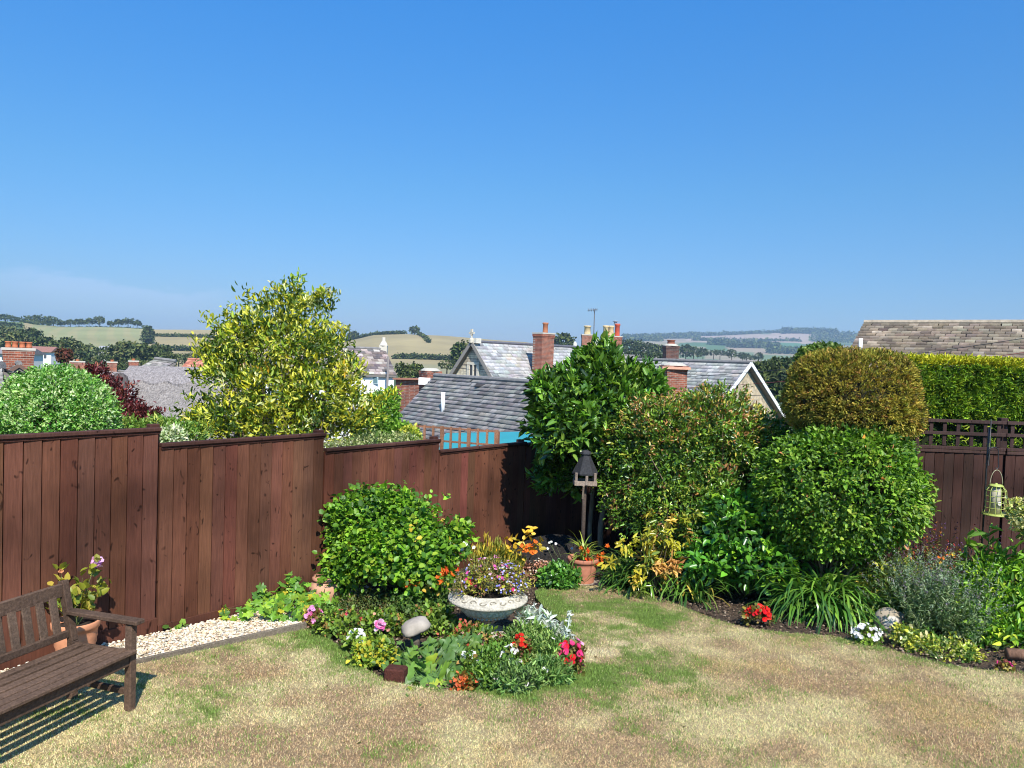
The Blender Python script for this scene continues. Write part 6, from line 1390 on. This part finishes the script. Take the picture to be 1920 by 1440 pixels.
# line of trees on the left ridge
row = ((132, 18, 15), (148, 20, 16), (167, 15, 17), (186, 24, 20), (207, 14, 13), (222, 16, 16), (240, 24, 18), (257, 17, 15), (116, 18, 13))
for i, (px_, w_, h_) in enumerate(row):
    fartree(px_, 615+px_*.012-2, 752, w_*.8, h_, rank(px_, [q[0] for q in row])+' of the nine dark trees spaced along the left hilltop', 400+i, 'trees in a row on the left hilltop', trunk=.36, n=110)
clump = ((10, 604, 34, 13), (28, 605, 20, 11), (62, 612, 40, 20), (80, 612, 36, 19), (100, 613, 30, 16), (48, 622, 34, 20), (66, 628, 36, 22))
for i, (px_, py_, w_, h_) in enumerate(clump):
    fartree(px_, py_, 745-i*6, w_, h_, rank(px_, [q[0] for q in clump])+' of the seven trees clumped at the left end of the hilltop', 420+i, 'trees in the clump at the left end of the hilltop', trunk=.12, n=160)
fartree(661, 641, 750, 18, 19, 'lone tree on the skyline near the yellow evergreen', 440, trunk=.38, n=140)
fartree(777, 629, 750, 18, 16, 'lone round tree on the hilltop hedge line above the stone gable', 441, trunk=.35, n=140)
fartree(278, 650, 560, 16, 36, 'tall narrow tree standing up the middle of the left field', 442, trunk=.05, n=200)
fartree(270, 618, 740, 9, 8, 'small tree at the right end of the hilltop row', 443, n=60)
fartree(867, 690, 260, 36, 46, 'dark round tree just left of the stone gable', 444, trunk=.05, n=260)
fartree(838, 694, 250, 34, 18, 'low dark tree below the pale field left of the stone gable', 445, trunk=.05, n=160)
fartree(768, 715, 140, 44, 32, 'bushy dark green tree above the brick outbuilding', 446, trunk=.05, n=260)
fartree(1055, 662, 420, 44, 34, 'dark rounded tree between the stone roof and the cream chimney pots', 447, trunk=.05, n=240)
fartree(120, 690, 60, 24, 36, 'reddish brown small tree above the pale shrub', 448, cols=[((.10, .05, .035), 2), ((.07, .06, .03), 2)], trunk=.2, n=160)
vt = [(22, 664, 300, 50, 40), (53, 655, 320, 40, 36), (85, 668, 280, 44, 34), (112, 676, 260, 54, 34), (142, 680, 250, 48, 38), (170, 668, 300, 30, 20), (185, 690, 230, 40, 26), (215, 684, 240, 44, 34), (240, 686, 240, 50, 44), (265, 684, 250, 44, 38), (290, 682, 260, 40, 34), (312, 690, 230, 36, 28), (335, 684, 300, 30, 20), (360, 676, 330, 30, 14), (385, 680, 300, 36, 20), (125, 655, 330, 22, 22), (300, 694, 200, 46, 22), (205, 700, 200, 46, 24), (161, 700, 190, 50, 26), (250, 704, 180, 60, 30), (14, 640, 420, 40, 26), (48, 638, 430, 38, 22), (3, 655, 340, 40, 30)]
for i, (a, b_, Y, w_, h_) in enumerate(vt): fartree(a, b_, Y, w_, h_, rank(a, [q[0] for q in vt])+' of the dark trees in the valley below the left field', 460+i, 'trees in the valley below the left field', trunk=.05, n=190, cols=FG if i % 4 else [((.07, .12, .04), 2), ((.10, .15, .05), 2), ((.04, .08, .03), 1)])
rt_ = [(1182, 668, 500, 34, 30), (1205, 670, 480, 44, 26), (1228, 672, 500, 34, 26), (1243, 668, 600, 22, 20), (1285, 672, 700, 22, 24), (1300, 672, 700, 26, 20), (1318, 670, 720, 20, 16), (1338, 668, 760, 18, 12), (1350, 668, 800, 20, 12), (1372, 672, 700, 20, 16), (1392, 674, 700, 18, 12), (1400, 676, 650, 22, 12), (1422, 676, 700, 18, 14), (1190, 680, 300, 50, 20), (1222, 682, 280, 50, 18)]
for i, (a, b_, Y, w_, h_) in enumerate(rt_): fartree(a, b_, Y, w_, h_, rank(a, [q[0] for q in rt_])+' of the mid-distance trees above the right-hand slate roofs', 500+i, 'mid-distance trees above the right-hand roofs', trunk=.05, n=160, cols=[((.045, .085, .035), 3), ((.065, .115, .04), 2), ((.03, .06, .025), 2)])
wt = [(1440, 745, 130, 60, 60), (1470, 735, 140, 50, 55), (1500, 745, 120, 56, 66), (1425, 720, 170, 44, 40), (1455, 705, 220, 40, 32), (1490, 705, 210, 44, 34), (1418, 704, 240, 30, 20), (1520, 720, 150, 50, 46), (1475, 760, 110, 60, 60)]
for i, (a, b_, Y, w_, h_) in enumerate(wt): fartree(a, b_, Y, w_, h_, rank(a, [q[0] for q in wt])+' of the dark trees between cream gable and clipped conifer', 530+i, 'trees in the wood right of the cream gable', trunk=.05, n=420)
# hedgerows on the hills
def hedgerow(pts, Y0, label, seed, h=2.2, n=500, w=2., name='hedgerow', cols=FG):
    rng = np.random.default_rng(seed); Pw = []
    for (a, b_), Yy in zip(pts, Y0 if hasattr(Y0, '__len__') else [Y0]*len(pts)):
        q = P(a, b_, Yy); q[2] = gz_(q); Pw.append(q)
    Pw = np.array(Pw); sl = np.linalg.norm(np.diff(Pw, axis=0), axis=1); cs = np.concatenate([[0], np.cumsum(sl)])
    s_ = rng.uniform(0, cs[-1], n); Q = np.stack([np.interp(s_, cs, Pw[:, k]) for k in range(2)], 1)+rng.normal(0, w*.35, (n, 2)); z = H(Q[:, 0], Q[:, 1])+rng.random(n)*h
    t = thing(name, label, 'hedgerow', Pw[0]); put('foliage', [sprigs(rng, np.column_stack([Q, z]), nrm(rng.normal(0, .5, (n, 3))+[0, -.5, .5]), 5, h*.5, h*.4, cols, .4, .9, .1, h*.2)], MFAR, t)
hedgerow([(640, 643), (670, 637), (700, 629), (760, 627)], 748, 'dark hedgerow along the skyline of the middle hill', 601, 2.4, 700)
hedgerow([(768, 628), (784, 628), (792, 632), (804, 642)], [748, 746, 715, 640], 'short dark hedgerow running down the middle hill from the lone tree', 602, 2.4, 300)
hedgerow([(738, 674), (790, 673), (850, 670)], 520, 'dark hedgerow across the foot of the middle hill', 603, 2.6, 500)
hedgerow([(290, 641), (345, 640), (420, 640)], 620, 'thin dark hedgerow across the tan field left of the yellow evergreen', 604, 2.0, 420)
hedgerow([(285, 656), (340, 654), (430, 652)], 520, 'lower hedgerow under the tan field left of the yellow evergreen', 605, 2.6, 420)
hedgerow([(84, 613), (180, 615), (288, 619)], 749, 'hedgerow at the feet of the hilltop row of trees', 606, 2., 800)
hedgerow([(0, 619), (40, 618)], 640, 'hedgerow below the small green field at the far left', 607, 2.5, 200)
# far woods on the right-hand hills
def wood(px0, px1, d0, d1, n, label, seed, hh=14, dens=None):
    hh = hh*.5
    rng = np.random.default_rng(seed); u_ = rng.uniform(ux(px0), ux(px1), n); Y = rng.uniform(d0, d1, n); X = u_*Y; Z = H(X, Y); Q = np.stack([X, Y, Z+rng.random(n)*hh], 1)
    v, f, c = sprigs(rng, Q, nrm(rng.normal(0, .5, (n, 3))+[0, -.6, .6]), 5, 6, 5, FG, .4, .9, .1, 3); o = mesh('woodland', v, f, MFAR, None, c, loc=(float(X.mean()), float(Y.mean()), float(Z.mean()))); tag(o, label, 'woodland', kind='stuff')
wood(1465, 1568, 2960, 3090, 1500, 'dark wood along the skyline near the stone-tiled roof', 701, 26)
wood(1250, 1470, 3030, 3090, 700, 'thin line of far trees along the skyline of the right hills', 702, 14)
wood(1165, 1310, 2750, 3080, 1700, 'blue-green wood covering the left shoulder of the far hills', 703, 16)
wood(1165, 1240, 2250, 2800, 700, 'far woodland below the shoulder of the hills by the red chimney pots', 704, 14)
wood(1330, 1372, 2000, 2120, 260, 'small far copse left of the green far field', 705, 12)
wood(1365, 1460, 1900, 2060, 600, 'belt of far trees below the green far fields', 706, 14)
wood(1300, 1360, 2520, 2560, 160, 'far hedge line above the pale left field', 707, 8)
wood(1440, 1520, 1700, 1800, 340, 'far trees low behind the clipped conifer', 708, 14)
wood(1345, 1500, 2520, 2550, 260, 'far hedge line on top of the green fields', 709, 7)
wood(1520, 1640, 2500, 3000, 700, 'far wood on the slope left of the stone-tiled roof', 710, 14)

# ------------------------------------------------------------------ haze
m, t_, b_, out = newmat('haze'); t_.nodes.remove(b_)
pv = t_.nodes.new('ShaderNodeVolumePrincipled'); pv.inputs['Color'].default_value = (.52, .72, 1, 1); pv.inputs['Density'].default_value = HAZE; pv.inputs['Anisotropy'].default_value = 0.2
t_.links.new(pv.outputs[0], out.inputs['Volume'])
b = MB(); b.box((0, 0, (178-42)/2), (9200, 9200, 220), None); o = b.build('haze', m, None, loc=(0, 0, 0)); o['kind'] = 'stuff'
